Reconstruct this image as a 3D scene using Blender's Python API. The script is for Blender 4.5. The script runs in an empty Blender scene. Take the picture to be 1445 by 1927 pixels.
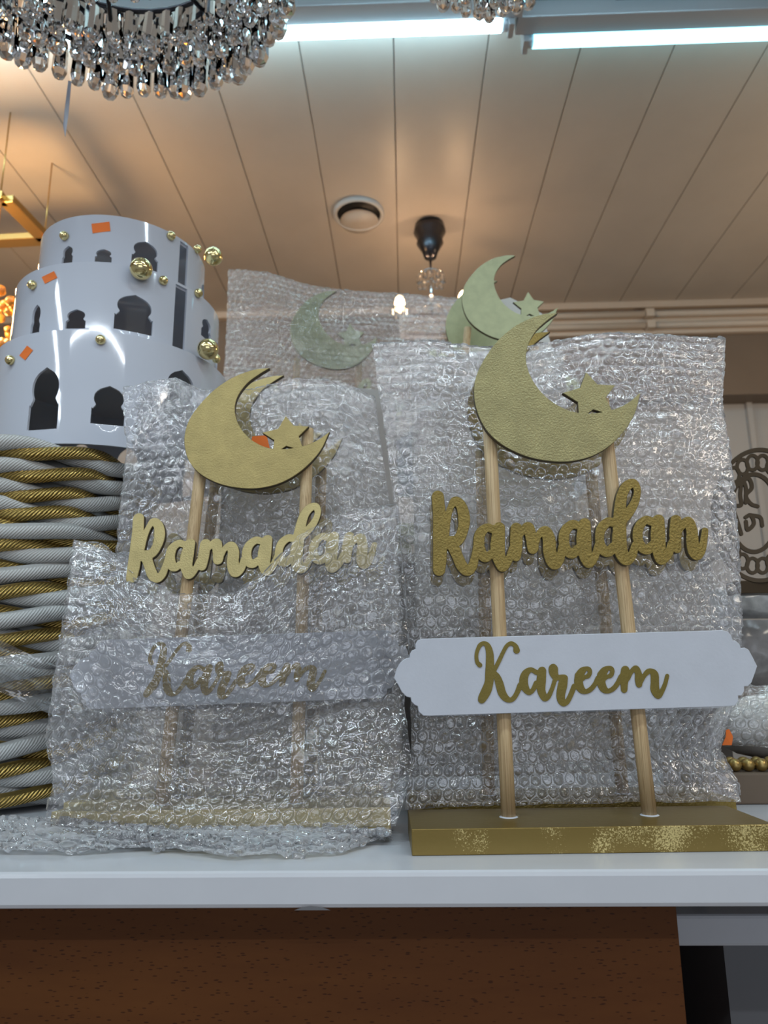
import bpy, math, random
import numpy as np
from mathutils import Vector, Matrix, geometry
random.seed(7); RNG = np.random.RandomState(11)
C = bpy.context.scene.collection
PI = math.pi

# ------------------------------------------------------------------ camera
W, H, F = 1445.0, 1927.0, 1340.0
CAM = np.array([0.0, 0.0, 1.44])
YAW, PITCH, ROLL = math.radians(1.55), math.radians(12.6), -0.012
_f = np.array([-math.sin(YAW)*math.cos(PITCH), math.cos(YAW)*math.cos(PITCH), math.sin(PITCH)])
_r = np.array([math.cos(YAW), math.sin(YAW), 0.0])
_u = np.cross(_r, _f)
_r2 = _r*math.cos(ROLL) + _u*math.sin(ROLL)
_u2 = -_r*math.sin(ROLL) + _u*math.cos(ROLL)
_r, _u = _r2, _u2
cam_data = bpy.data.cameras.new('camera'); cam = bpy.data.objects.new('camera', cam_data); C.objects.link(cam)
cam_data.sensor_fit = 'VERTICAL'; cam_data.sensor_height = 36; cam_data.lens = F/H*36
cam_data.clip_start = 0.01
cam_data.dof.use_dof = True; cam_data.dof.focus_distance = 0.64; cam_data.dof.aperture_fstop = 8.5
m = Matrix.Identity(4)
for i in range(3):
    m[i][0] = _r[i]; m[i][1] = _u[i]; m[i][2] = -_f[i]; m[i][3] = CAM[i]
cam.matrix_world = m
bpy.context.scene.camera = cam

def ray(px, py):
    return _f*F + _r*(px-W/2) + _u*(H/2-py)
def atY(px, py, Y):
    d = ray(px, py); return CAM + d*(Y-CAM[1])/d[1]
def atZ(px, py, Z):
    d = ray(px, py); return CAM + d*(Z-CAM[2])/d[2]
def proj(p):
    v = np.asarray(p)-CAM; z = v@_f
    return W/2+F*(v@_r)/z, H/2-F*(v@_u)/z

# ------------------------------------------------------------------ world, exposure, lights
sc = bpy.context.scene
sc.view_settings.view_transform = 'Standard'; sc.view_settings.look = 'None'
sc.view_settings.gamma = 1; sc.view_settings.use_curve_mapping = False
sc.view_settings.exposure = 0.0
sc.cycles.transparent_max_bounces = 14; sc.cycles.max_bounces = 12
sc.cycles.transmission_bounces = 12; sc.cycles.glossy_bounces = 4; sc.cycles.diffuse_bounces = 3
sc.cycles.sample_clamp_indirect = 6; sc.cycles.caustics_refractive = False; sc.cycles.caustics_reflective = False
sc.cycles.use_denoising = True; sc.cycles.blur_glossy = 0.5
wd = bpy.data.worlds.new('world'); sc.world = wd; wd.use_nodes = True
wd.node_tree.nodes['Background'].inputs[0].default_value = (0.60, 0.64, 0.72, 1)
wd.node_tree.nodes['Background'].inputs[1].default_value = 0.34

def point(name, loc, power, col, r=0.02):
    l = bpy.data.lights.new(name, 'POINT'); l.energy = power; l.color = col; l.shadow_soft_size = r
    o = bpy.data.objects.new(name, l); C.objects.link(o); o.location = loc; return o
def area(name, loc, sx, sy, power, col, rot=(0, 0, 0)):
    l = bpy.data.lights.new(name, 'AREA'); l.shape = 'RECTANGLE'; l.size = sx; l.size_y = sy
    l.energy = power; l.color = col; o = bpy.data.objects.new(name, l); C.objects.link(o)
    o.location = loc; o.rotation_euler = rot; return o
COOL = (0.72, 0.90, 1.0); WARM = (1.0, 0.62, 0.32)
area('unseen_strip_light', (-0.9, -0.15, 3.0), 1.2, 0.04, 10, COOL)  # unseen strips added behind the camera for frontal light and film sparkle
area('unseen_strip_light', (0.6, -0.15, 3.0), 1.2, 0.04, 10, COOL)
area('unseen_strip_light', (-0.2, -1.6, 3.0), 2.4, 0.05, 20, (0.85, 0.93, 1.0))
area('unseen_strip_light', (-1.6, -0.9, 2.7), 0.05, 1.6, 9, (0.80, 0.92, 1.0), (0, math.radians(-30), 0))
area('unseen_strip_light', (1.7, -0.6, 2.6), 0.05, 1.6, 10, (1.0, 0.90, 0.76), (0, math.radians(30), 0))
point('warm_fill_light', (1.75, 1.9, 2.35), 11, (1.0, 0.70, 0.42), 0.12)  # unseen warm fill added for the right of the ceiling
area('front_fill_light', (0.5, -2.4, 1.7), 2.2, 1.0, 9, (0.80, 0.88, 1.0), (math.radians(90), 0, 0))  # fill added behind the camera to light the front faces

# ------------------------------------------------------------------ materials
def mat(name):
    mt = bpy.data.materials.new(name); mt.use_nodes = True
    nt = mt.node_tree; return mt, nt, nt.nodes['Principled BSDF'], nt.nodes['Material Output']
def N(nt, t, **kw):
    n = nt.nodes.new(t)
    for k, v in kw.items(): setattr(n, k, v)
    return n
def coord(nt, out='Object', scale=(1, 1, 1)):
    tc = N(nt, 'ShaderNodeTexCoord'); mp = N(nt, 'ShaderNodeMapping'); mp.inputs['Scale'].default_value = scale
    nt.links.new(tc.outputs[out], mp.inputs[0]); return mp.outputs[0]
def bump(nt, b, height, strength, dist=0.001):
    bp = N(nt, 'ShaderNodeBump'); bp.inputs['Strength'].default_value = strength; bp.inputs['Distance'].default_value = dist
    nt.links.new(height, bp.inputs['Height']); nt.links.new(bp.outputs[0], b.inputs['Normal']); return bp
def noise(nt, co, scale, detail=3, rough=0.5):
    n = N(nt, 'ShaderNodeTexNoise'); n.inputs['Scale'].default_value = scale; n.inputs['Detail'].default_value = detail
    n.inputs['Roughness'].default_value = rough; nt.links.new(co, n.inputs['Vector']); return n.outputs['Fac']
def ramp(nt, fac, stops):
    r = N(nt, 'ShaderNodeValToRGB'); e = r.color_ramp.elements
    while len(e) < len(stops): e.new(0.5)
    for el, (p, c) in zip(e, stops): el.position = p; el.color = (*c, 1)
    nt.links.new(fac, r.inputs[0]); return r.outputs[0]
def simple(name, col, rough=0.5, metal=0.0, bscale=None, bstr=0.2, var=0.0, vscale=8, coat=0.0, spec=0.5):
    mt, nt, b, o = mat(name)
    b.inputs['Base Color'].default_value = (*col, 1); b.inputs['Roughness'].default_value = rough
    b.inputs['Metallic'].default_value = metal; b.inputs['Coat Weight'].default_value = coat
    b.inputs['Specular IOR Level'].default_value = spec
    co = coord(nt)
    if var:
        c2 = tuple(x*(1-var) for x in col)
        nt.links.new(ramp(nt, noise(nt, co, vscale, 5, 0.6), [(0.35, c2), (0.65, col)]), b.inputs['Base Color'])
    if bscale: bump(nt, b, noise(nt, co, bscale, 3), bstr)
    return mt

def gold_paint(name, col, fine=520, strength=0.6, metal=0.55, rough=0.42, dist=0.0006):
    mt, nt, b, o = mat(name); co = coord(nt)
    c2 = tuple(x*0.82 for x in col)
    nt.links.new(ramp(nt, noise(nt, co, 60, 4), [(0.3, c2), (0.7, col)]), b.inputs['Base Color'])
    b.inputs['Metallic'].default_value = metal; b.inputs['Roughness'].default_value = rough
    bump(nt, b, noise(nt, co, fine, 2, 0.5), strength, dist); return mt
M = {}
M['gold_crescent'] = gold_paint('gold_crescent_paint', (0.38, 0.335, 0.155), 620, 1.0, 0.45, 0.42, 0.0008)
M['gold_text'] = gold_paint('gold_lettering_paint', (0.30, 0.215, 0.055), 480, 1.0, 0.55, 0.4, 0.0009)
M['gold_bright'] = gold_paint('pale_gold_paint', (0.60, 0.49, 0.22), 700, 0.5, 0.5, 0.42)
M['gold_b'] = gold_paint('warm_gold_crescent_paint', (0.46, 0.36, 0.14), 620, 0.7, 0.45, 0.42)
M['gold_pale'] = gold_paint('dull_green_gold_paint', (0.52, 0.54, 0.31), 500, 0.15, 0.15, 0.5)
M['gold_print'] = gold_paint('flat_gold_print', (0.22, 0.165, 0.03), 600, 0.3, 0.35, 0.45)
M['edge'] = simple('burnt_board_edge', (0.10, 0.075, 0.04), 0.6, 0.2, 300, 0.2)

def base_gold():
    mt, nt, b, o = mat('flaked_gold_base'); co = coord(nt)
    n1 = noise(nt, co, 800, 3, 0.75); n2 = noise(nt, co, 22, 2)
    mul = N(nt, 'ShaderNodeMath', operation='MULTIPLY'); nt.links.new(n1, mul.inputs[0]); nt.links.new(n2, mul.inputs[1])
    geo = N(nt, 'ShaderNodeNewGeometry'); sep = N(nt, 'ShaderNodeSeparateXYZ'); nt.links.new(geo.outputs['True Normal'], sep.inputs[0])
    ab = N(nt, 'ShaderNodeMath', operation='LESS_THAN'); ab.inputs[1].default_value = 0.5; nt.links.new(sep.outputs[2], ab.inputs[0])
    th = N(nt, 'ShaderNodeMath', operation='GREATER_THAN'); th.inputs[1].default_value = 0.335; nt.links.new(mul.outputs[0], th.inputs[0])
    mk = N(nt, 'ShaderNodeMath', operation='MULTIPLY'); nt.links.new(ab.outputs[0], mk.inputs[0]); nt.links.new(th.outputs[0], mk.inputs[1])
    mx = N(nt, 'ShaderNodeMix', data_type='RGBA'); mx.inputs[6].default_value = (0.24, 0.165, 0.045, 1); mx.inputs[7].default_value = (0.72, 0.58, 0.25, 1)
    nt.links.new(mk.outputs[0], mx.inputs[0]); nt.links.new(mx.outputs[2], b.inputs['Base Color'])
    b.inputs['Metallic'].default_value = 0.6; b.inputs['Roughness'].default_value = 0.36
    bump(nt, b, noise(nt, co, 160, 3), 0.25, 0.0006); return mt
M['base_gold'] = base_gold()

def bamboo():
    mt, nt, b, o = mat('bamboo_rod_wood'); co = coord(nt, scale=(1, 1, 0.02))
    nt.links.new(ramp(nt, noise(nt, co, 900, 4, 0.7), [(0.3, (0.34, 0.21, 0.10)), (0.5, (0.58, 0.41, 0.22)), (0.75, (0.72, 0.55, 0.33))]), b.inputs['Base Color'])
    b.inputs['Roughness'].default_value = 0.55; bump(nt, b, noise(nt, co, 900, 3), 0.3, 0.0004); return mt
M['bamboo'] = bamboo()
M['plaque'] = simple('white_painted_board', (0.58, 0.60, 0.66), 0.5, 0, 350, 0.12, 0.06, 25)
M['shelf_white'] = simple('glossy_white_laminate', (0.64, 0.65, 0.69), 0.16, 0, 40, 0.05, 0.05, 12)
def counter_wood():
    mt, nt, b, o = mat('beech_laminate'); co = coord(nt, scale=(0.5, 1, 3))
    n1 = noise(nt, co, 6, 6, 0.6)
    tc = N(nt, 'ShaderNodeTexCoord'); mp = N(nt, 'ShaderNodeMapping'); mp.inputs['Scale'].default_value = (110, 1, 420); mp.inputs['Rotation'].default_value = (0, 0.6, 0)
    nt.links.new(tc.outputs['Object'], mp.inputs[0])
    v = N(nt, 'ShaderNodeTexVoronoi'); v.inputs['Scale'].default_value = 1.0; nt.links.new(mp.outputs[0], v.inputs['Vector'])
    base = ramp(nt, n1, [(0.3, (0.10, 0.032, 0.008)), (0.7, (0.15, 0.052, 0.012))])
    fl = ramp(nt, v.outputs['Distance'], [(0.16, (0.45, 0.4, 0.4)), (0.24, (1, 1, 1))])
    mx = N(nt, 'ShaderNodeMix', data_type='RGBA', blend_type='MULTIPLY'); mx.inputs[0].default_value = 1
    nt.links.new(base, mx.inputs[6]); nt.links.new(fl, mx.inputs[7]); nt.links.new(mx.outputs[2], b.inputs['Base Color'])
    b.inputs['Roughness'].default_value = 0.6; b.inputs['Specular IOR Level'].default_value = 0.25; return mt
M['beech'] = counter_wood()
M['acrylic'] = simple('glossy_white_acrylic', (0.62, 0.65, 0.73), 0.07, 0, 22, 0.10, coat=0.5)
M['ball_gold'] = simple('mirror_gold_ball', (0.86, 0.72, 0.36), 0.07, 1.0)
M['orange'] = simple('orange_paper_sticker', (0.95, 0.20, 0.02), 0.6)
M['ceiling'] = simple('white_pvc_panel', (0.58, 0.53, 0.475), 0.38, 0, 5, 0.06, 0.10, 2.5)
M['gap'] = simple('dark_joint', (0.30, 0.26, 0.23), 0.8)
M['batten'] = simple('grey_metal_batten', (0.45, 0.47, 0.5), 0.4, 0.3)
M['dark_metal'] = simple('dark_chrome', (0.06, 0.06, 0.07), 0.25, 0.9)
M['black'] = simple('matt_black', (0.012, 0.012, 0.014), 0.5)
M['chrome'] = simple('polished_chrome', (0.6, 0.6, 0.62), 0.08, 1.0)
M['brass'] = simple('brushed_brass', (0.50, 0.30, 0.10), 0.3, 0.9)
M['cord_orange'] = simple('amber_cord', (0.65, 0.22, 0.05), 0.5)
M['wall_brown'] = simple('taupe_wall_paint', (0.22, 0.17, 0.13), 0.8, 0, 30, 0.05, 0.1, 3)
M['wall_white'] = simple('off_white_wall_panel', (0.50, 0.50, 0.50), 0.6)
M['cream'] = simple('cream_metal_tray', (0.66, 0.57, 0.48), 0.5)
M['floor'] = simple('grey_floor_tile', (0.30, 0.28, 0.26), 0.35, 0, 10, 0.05, 0.2, 4)
M['riser'] = simple('pale_riser_board', (0.36, 0.32, 0.29), 0.7)
M['cardboard'] = simple('brown_cardboard', (0.17, 0.125, 0.09), 0.8, 0, 90, 0.2, 0.15, 10)
M['bead'] = simple('satin_gold_bead', (0.42, 0.29, 0.10), 0.3, 0.7)
M['bronze'] = simple('bronze_filigree', (0.07, 0.05, 0.03), 0.35, 0.8)
M['grey_panel'] = simple('grey_cabinet_panel', (0.16, 0.16, 0.17), 0.5)
M['white_foam'] = simple('white_foam_sheet', (0.72, 0.70, 0.66), 0.6)
M['grey_backing'] = simple('grey_backing_sheet', (0.40, 0.365, 0.34), 0.7)
M['tag'] = simple('clear_tag', (0.5, 0.52, 0.6), 0.2)

def emit(name, col, s):
    mt, nt, b, o = mat(name); b.inputs['Base Color'].default_value = (*col, 1)
    b.inputs['Emission Color'].default_value = (*col, 1); b.inputs['Emission Strength'].default_value = s; return mt
M['tube'] = emit('fluorescent_tube_glow', (0.50, 0.84, 1.0), 18.0)
M['tube_dim'] = emit('dimmer_tube_glow', (0.30, 0.78, 0.95), 4.5)
M['bulb'] = emit('warm_bulb_glow', (1.0, 0.66, 0.32), 30)

def film(name, haze=0.10, tint=(0.97, 0.965, 0.96), rough=0.07, gl=1.0, crinkle=210, hz=0.74):
    mt = bpy.data.materials.new(name); mt.use_nodes = True; nt = mt.node_tree; nt.nodes.clear()
    out = N(nt, 'ShaderNodeOutputMaterial'); tr = N(nt, 'ShaderNodeBsdfTransparent'); tr.inputs[0].default_value = (*tint, 1)
    g = N(nt, 'ShaderNodeBsdfGlossy'); g.inputs['Roughness'].default_value = rough; g.inputs[0].default_value = (gl, gl, gl, 1)
    df = N(nt, 'ShaderNodeBsdfDiffuse'); df.inputs[0].default_value = (0.92, 0.92, 0.95, 1)
    tl = N(nt, 'ShaderNodeBsdfTranslucent'); tl.inputs[0].default_value = (0.92, 0.91, 0.92, 1)
    dm = N(nt, 'ShaderNodeMixShader'); dm.inputs[0].default_value = 0.45
    nt.links.new(df.outputs[0], dm.inputs[1]); nt.links.new(tl.outputs[0], dm.inputs[2])
    co = coord(nt); bp = N(nt, 'ShaderNodeBump'); bp.inputs['Strength'].default_value = 0.38; bp.inputs['Distance'].default_value = 0.0014
    nt.links.new(noise(nt, co, crinkle, 3, 0.6), bp.inputs['Height'])
    for s in (g,): nt.links.new(bp.outputs[0], s.inputs['Normal'])
    fr = N(nt, 'ShaderNodeFresnel'); fr.inputs['IOR'].default_value = 1.55; nt.links.new(bp.outputs[0], fr.inputs['Normal'])
    ml = N(nt, 'ShaderNodeMath', operation='MULTIPLY_ADD'); ml.inputs[1].default_value = 2.6; ml.inputs[2].default_value = 0.03; ml.use_clamp = True
    nt.links.new(fr.outputs[0], ml.inputs[0])
    m1 = N(nt, 'ShaderNodeMixShader'); nt.links.new(ml.outputs[0], m1.inputs[0]); nt.links.new(tr.outputs[0], m1.inputs[1]); nt.links.new(g.outputs[0], m1.inputs[2])
    lw = N(nt, 'ShaderNodeLayerWeight'); lw.inputs[0].default_value = 0.5
    hk = hz; hz = N(nt, 'ShaderNodeMath', operation='MULTIPLY_ADD'); hz.inputs[1].default_value = hk; hz.inputs[2].default_value = haze; hz.use_clamp = True
    nt.links.new(lw.outputs['Facing'], hz.inputs[0])
    m2 = N(nt, 'ShaderNodeMixShader'); nt.links.new(hz.outputs[0], m2.inputs[0]); nt.links.new(m1.outputs[0], m2.inputs[1]); nt.links.new(dm.outputs[0], m2.inputs[2])
    nt.links.new(m2.outputs[0], out.inputs[0]); return mt
M['wrap'] = film('clear_bubble_film', 0.03)
M['wrap_back'] = film('clear_bubble_film_rear', 0.06)
M['wrap_front'] = film('soft_bubble_film', 0.02, hz=0.48)
M['wrap_thin'] = film('thin_bubble_film', 0.03, hz=0.35)
M['wrap_milky'] = film('milky_bubble_film', 0.15)
M['film'] = film('thin_clear_film', 0.03, rough=0.05, crinkle=60)
def glass(name, col, rough=0.0, ior=1.5):
    mt, nt, b, o = mat(name); b.inputs['Base Color'].default_value = (*col, 1)
    b.inputs['Transmission Weight'].default_value = 1; b.inputs['Roughness'].default_value = rough; b.inputs['IOR'].default_value = ior; return mt
M['crystal'] = glass('clear_crystal', (0.97, 0.98, 1.0), 0.02, 1.5)
mt, nt, b, o = mat('amber_crystal'); M['amber'] = mt
b.inputs['Base Color'].default_value = (1.0, 0.55, 0.12, 1); b.inputs['Transmission Weight'].default_value = 0.75; b.inputs['Roughness'].default_value = 0.2
def rope(name, col, metal, rough, sc_, st, kind):
    mt, nt, b, o = mat(name); tc = N(nt, 'ShaderNodeUVMap'); mp = N(nt, 'ShaderNodeMapping')
    nt.links.new(tc.outputs[0], mp.inputs[0])
    wv = N(nt, 'ShaderNodeTexWave'); wv.bands_direction = 'DIAGONAL'; wv.inputs['Scale'].default_value = sc_
    wv.inputs['Distortion'].default_value = 1.2 if metal else 0.3; wv.inputs['Detail'].default_value = 1
    nt.links.new(mp.outputs[0], wv.inputs['Vector'])
    c2 = tuple(x*(0.35 if metal else 0.8) for x in col)
    nt.links.new(ramp(nt, wv.outputs['Fac'], [(0.1, c2), (0.6, col)]), b.inputs['Base Color'])
    b.inputs['Metallic'].default_value = metal; b.inputs['Roughness'].default_value = rough
    bump(nt, b, wv.outputs['Fac'], st, 0.0012); return mt
M['rope_white'] = rope('white_cotton_rope', (0.62, 0.62, 0.60), 0, 0.8, 3.0, 0.6, 0)
M['rope_gold'] = rope('gold_foil_rope', (0.62, 0.43, 0.13), 0.85, 0.3, 2.4, 1.0, 1)

# ------------------------------------------------------------------ object helpers
def setp(o, label=None, cat=None, group=None, kind=None):
    if label: o['label'] = label
    if cat: o['category'] = cat
    if group: o['group'] = group
    if kind: o['kind'] = kind
    return o
def thing(name, loc, label, cat, group=None):
    o = bpy.data.objects.new(name, None); C.objects.link(o); o.location = tuple(loc); o.empty_display_size = 0.02
    return setp(o, label, cat, group)
WL = {}
def wloc(o):
    p = np.array(o.location)
    return p if o.parent is None else p + wloc(o.parent)
def mesh_obj(name, verts, faces, material, parent=None, smooth=False, uvs=None, bevel=0, mats=None, fm=None):
    verts = np.asarray(verts, dtype=float)
    if parent is not None: verts = verts - wloc(parent)
    me = bpy.data.meshes.new(name)
    me.from_pydata(verts.tolist(), [], faces if isinstance(faces, list) else faces.tolist())
    me.materials.append(M[material] if isinstance(material, str) else material)
    if mats:
        for x in mats: me.materials.append(M[x])
        me.polygons.foreach_set('material_index', fm)
    if smooth: me.polygons.foreach_set('use_smooth', [True]*len(me.polygons))
    if uvs is not None:
        ul = me.uv_layers.new(name='UVMap'); li = np.zeros(len(me.loops), dtype=np.int32); me.loops.foreach_get('vertex_index', li)
        ul.data.foreach_set('uv', np.asarray(uvs)[li].ravel())
    me.update()
    o = bpy.data.objects.new(name, me); C.objects.link(o)
    if parent is not None: o.parent = parent
    if bevel:
        md = o.modifiers.new('bevel', 'BEVEL'); md.width = bevel; md.segments = 2; md.limit_method = 'ANGLE'
    return o
def box_v(x0, x1, y0, y1, z0, z1):
    v = [(x, y, z) for z in (z0, z1) for y in (y0, y1) for x in (x0, x1)]
    f = [(0, 2, 3, 1), (4, 5, 7, 6), (0, 1, 5, 4), (2, 6, 7, 3), (0, 4, 6, 2), (1, 3, 7, 5)]
    return v, f
def box(name, x0, x1, y0, y1, z0, z1, material, parent=None, bevel=0):
    v, f = box_v(x0, x1, y0, y1, z0, z1); return mesh_obj(name, v, f, material, parent, bevel=bevel)
def struct(o): o['kind'] = 'structure'; return o
def tube_v(path, rad, n=10, closed=False, cap=True):
    P = [np.array(p, float) for p in path]; R = rad if hasattr(rad, '__len__') else [rad]*len(P)
    V, Fc, UV = [], [], []; k = len(P); prev = None; L = 0
    for i in range(k):
        a = P[(i-1) % k] if (closed or i) else P[0]; c = P[(i+1) % k] if (closed or i < k-1) else P[-1]
        t = c-a; t /= np.linalg.norm(t)+1e-12
        if prev is None:
            ref = np.array([0, 0, 1.0]) if abs(t[2]) < 0.9 else np.array([1.0, 0, 0]); nrm = np.cross(t, ref)
        else: nrm = prev - t*(prev@t)
        nrm /= np.linalg.norm(nrm)+1e-12; prev = nrm; bi = np.cross(t, nrm)
        if i: L += np.linalg.norm(P[i]-P[i-1])
        for j in range(n):
            q = 2*PI*j/n; V.append(P[i]+R[i]*(math.cos(q)*nrm+math.sin(q)*bi)); UV.append((L*60, j/n*3))
    for i in range(k if closed else k-1):
        for j in range(n):
            a = i*n+j; b2 = i*n+(j+1) % n; c = ((i+1) % k)*n+(j+1) % n; d = ((i+1) % k)*n+j; Fc.append((a, b2, c, d))
    if cap and not closed:
        Fc.append(tuple(range(n-1, -1, -1))); Fc.append(tuple((k-1)*n+j for j in range(n)))
    return V, Fc, UV
def tube(name, path, rad, material, parent=None, n=10, closed=False):
    v, f, uv = tube_v(path, rad, n, closed); return mesh_obj(name, v, f, material, parent, True, uv)
def lathe_v(prof, c, n=16):
    V = [(c[0]+r*math.cos(2*PI*j/n), c[1]+r*math.sin(2*PI*j/n), c[2]+z) for r, z in prof for j in range(n)]
    Fc = [(i*n+j, i*n+(j+1) % n, (i+1)*n+(j+1) % n, (i+1)*n+j) for i in range(len(prof)-1) for j in range(n)]
    return V, Fc
def lathe(name, prof, c, material, parent=None, n=16, smooth=True):
    v, f = lathe_v(prof, c, n); return mesh_obj(name, v, f, material, parent, smooth)
def sphere_mesh(name, r, material, n=12, k=8):
    V, Fc = lathe_v([(max(r*math.sin(PI*i/k), 1e-5), -r*math.cos(PI*i/k)) for i in range(k+1)], (0, 0, 0), n)
    me = bpy.data.meshes.new(name); me.from_pydata(V, [], Fc); me.materials.append(M[material])
    me.polygons.foreach_set('use_smooth', [True]*len(me.polygons)); return me
def inst(name, me, loc, parent=None, rot=(0, 0, 0), scale=(1, 1, 1)):
    o = bpy.data.objects.new(name, me); C.objects.link(o)
    p = np.asarray(loc, float)
    if parent is not None: p = p - wloc(parent); o.parent = parent
    o.location = tuple(p); o.rotation_euler = rot; o.scale = scale; return o

# strokes -> union contour (marching squares on a distance field)
def contour(strokes, step=1.0, pad=8):
    pts = np.array([p for s in strokes for p in s]); x0, y0 = pts[:, 0].min()-pts[:, 2].max()-pad, pts[:, 1].min()-pts[:, 2].max()-pad
    x1, y1 = pts[:, 0].max()+pts[:, 2].max()+pad, pts[:, 1].max()+pts[:, 2].max()+pad
    xs = np.arange(x0, x1, step); ys = np.arange(y0, y1, step); X, Y = np.meshgrid(xs, ys); D = np.full(X.shape, 1e9)
    for s in strokes:
        P = np.array(s, float)
        if len(P) > 2:      # catmull-rom resample
            Q = np.vstack([2*P[0]-P[1], P, 2*P[-1]-P[-2]]); o_ = []
            for i in range(len(P)-1):
                p0, p1, p2, p3 = Q[i:i+4]
                for t in np.linspace(0, 1, 5, endpoint=False):
                    o_.append(0.5*((2*p1)+(-p0+p2)*t+(2*p0-5*p1+4*p2-p3)*t*t+(-p0+3*p1-3*p2+p3)*t**3))
            o_.append(P[-1]); P = np.array(o_)
        for a, b_ in zip(P[:-1], P[1:]):
            rm = max(a[2], b_[2])+3*step
            i0 = max(int((min(a[0], b_[0])-rm-x0)/step), 0); i1 = int((max(a[0], b_[0])+rm-x0)/step)+2
            j0 = max(int((min(a[1], b_[1])-rm-y0)/step), 0); j1 = int((max(a[1], b_[1])+rm-y0)/step)+2
            xx = X[j0:j1, i0:i1]; yy = Y[j0:j1, i0:i1]; dx, dy = b_[0]-a[0], b_[1]-a[1]
            t = np.clip(((xx-a[0])*dx+(yy-a[1])*dy)/(dx*dx+dy*dy+1e-9), 0, 1)
            d = np.hypot(xx-a[0]-t*dx, yy-a[1]-t*dy)-(a[2]+t*(b_[2]-a[2]))
            D[j0:j1, i0:i1] = np.minimum(D[j0:j1, i0:i1], d)
    D = np.clip(D, -3*step, 3*step); D[D == 0] = 1e-6
    ins = D < 0; cx = (ins[:-1, :-1].astype(int)+ins[1:, :-1]+ins[:-1, 1:]+ins[1:, 1:]); seg = {}
    def ip(e):
        (j, i, hz) = e
        if hz: a, b_ = D[j, i], D[j, i+1]; t = a/(a-b_); return (xs[i]+t*step, ys[j])
        a, b_ = D[j, i], D[j+1, i]; t = a/(a-b_); return (xs[i], ys[j]+t*step)
    for j, i in zip(*np.where((cx > 0) & (cx < 4))):
        c = [ins[j, i], ins[j, i+1], ins[j+1, i+1], ins[j+1, i]]
        E = [(j, i, 1), (j, i+1, 0), (j+1, i, 1), (j, i, 0)]
        cr = [k for k in range(4) if c[k] != c[(k+1) % 4]]
        prs = [(cr[0], cr[1])] if len(cr) == 2 else ([(0, 3), (1, 2)] if c[0] else [(0, 1), (2, 3)])
        for a, b_ in prs:
            seg.setdefault(E[a], []).append(E[b_]); seg.setdefault(E[b_], []).append(E[a])
    loops, seen = [], set()
    for st in list(seg):
        if st in seen: continue
        lp = [st]; seen.add(st); cur = st
        while True:
            nx = [q for q in seg[cur] if q not in seen]
            if not nx: break
            cur = nx[0]; seen.add(cur); lp.append(cur)
        if len(lp) > 8: loops.append(np.array([ip(e) for e in lp]))
    return loops
def thin(lp, tol):
    keep = [0]; n = len(lp)
    for i in range(1, n):
        if np.linalg.norm(lp[i]-lp[keep[-1]]) >= tol: keep.append(i)
    return lp[keep]

class Plane:   # an upright board plane: origin at Y0 (x=0), turned by yaw about Z, leaning back by lean
    def __init__(s, Y0, yaw=0.0, lean=0.0, zb=1.30):
        s.o = np.array([0, Y0, zb]); s.u = np.array([math.cos(yaw), math.sin(yaw), 0])
        nn = np.array([math.sin(yaw), -math.cos(yaw), 0])
        s.w = np.array([0, 0, 1.0])*math.cos(lean) - nn*math.sin(lean); s.n = np.cross(s.u, s.w)
    def uv(s, px, py, off=0):
        d = ray(px, py); o_ = s.o+s.n*off; t = ((o_-CAM)@s.n)/(d@s.n); p = CAM+d*t-s.o; return np.array([p@s.u, p@s.w])
    def world(s, u, w, off=0): return s.o+s.u*u+s.w*w+s.n*off
def board(name, loops, pl, off, thick, material, parent, bev=0.0004, side='edge'):
    # loops in plane coordinates; front face at offset off+thick towards the camera
    cu = bpy.data.curves.new(name, 'CURVE'); cu.dimensions = '2D'; cu.fill_mode = 'BOTH'; cu.extrude = thick/2-bev; cu.bevel_depth = bev; cu.bevel_resolution = 0
    for lp in loops:
        sp = cu.splines.new('POLY'); sp.points.add(len(lp)-1)
        sp.points.foreach_set('co', np.hstack([lp, np.zeros((len(lp), 1)), np.ones((len(lp), 1))]).ravel()); sp.use_cyclic_u = True
    to = bpy.data.objects.new('tmp', cu); me0 = bpy.data.meshes.new_from_object(to)
    co = np.zeros(len(me0.vertices)*3); me0.vertices.foreach_get('co', co); co = co.reshape(-1, 3)
    Vw = pl.o+np.outer(co[:, 0], pl.u)+np.outer(co[:, 1], pl.w)+np.outer(co[:, 2]+off+thick/2, pl.n)
    faces = [tuple(p.vertices) for p in me0.polygons]
    fn = np.array([abs(p.normal.z) for p in me0.polygons])
    bpy.data.objects.remove(to); bpy.data.curves.remove(cu); bpy.data.meshes.remove(me0)
    o = mesh_obj(name, Vw, faces, material, parent, mats=[side], fm=(fn < 0.3).astype(int).tolist()); return o

# ------------------------------------------------------------------ setting
ZC = 3.06; SH = 1.30
YF = 3.0
# PVC ceiling panels, joint lines run away from the camera
ceil_o = struct(box('ceiling', -2.8, 3.2, -2.5, YF+0.05, ZC+0.012, ZC+0.06, 'gap'))
x_line = atZ(741, 110, ZC)[0]; RY = atZ(722, 62, ZC)[1]
xl = x_line-0.25*10
for row, (ya, yb) in enumerate(((RY, YF), (-2.4, RY-0.02))):
    for k in range(21):
        a = xl+k*0.25+0.0014; b_ = a+0.2472
        box('ceiling_panel', max(a, -2.75), min(b_, 3.1), ya, yb, ZC, ZC+0.012, 'ceiling', ceil_o, bevel=0.0015)
struct(box('floor', -2.8, 3.2, -2.5, 4.0, -0.05, 0, 'floor'))
struct(box('wall_left', -2.85, -2.8, -2.5, 4.0, 0, ZC, 'wall_white'))
struct(box('wall_right', 3.2, 3.25, -2.5, 4.0, 0, ZC, 'wall_white'))
zb = atY(1400, 742, YF)[2]
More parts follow.
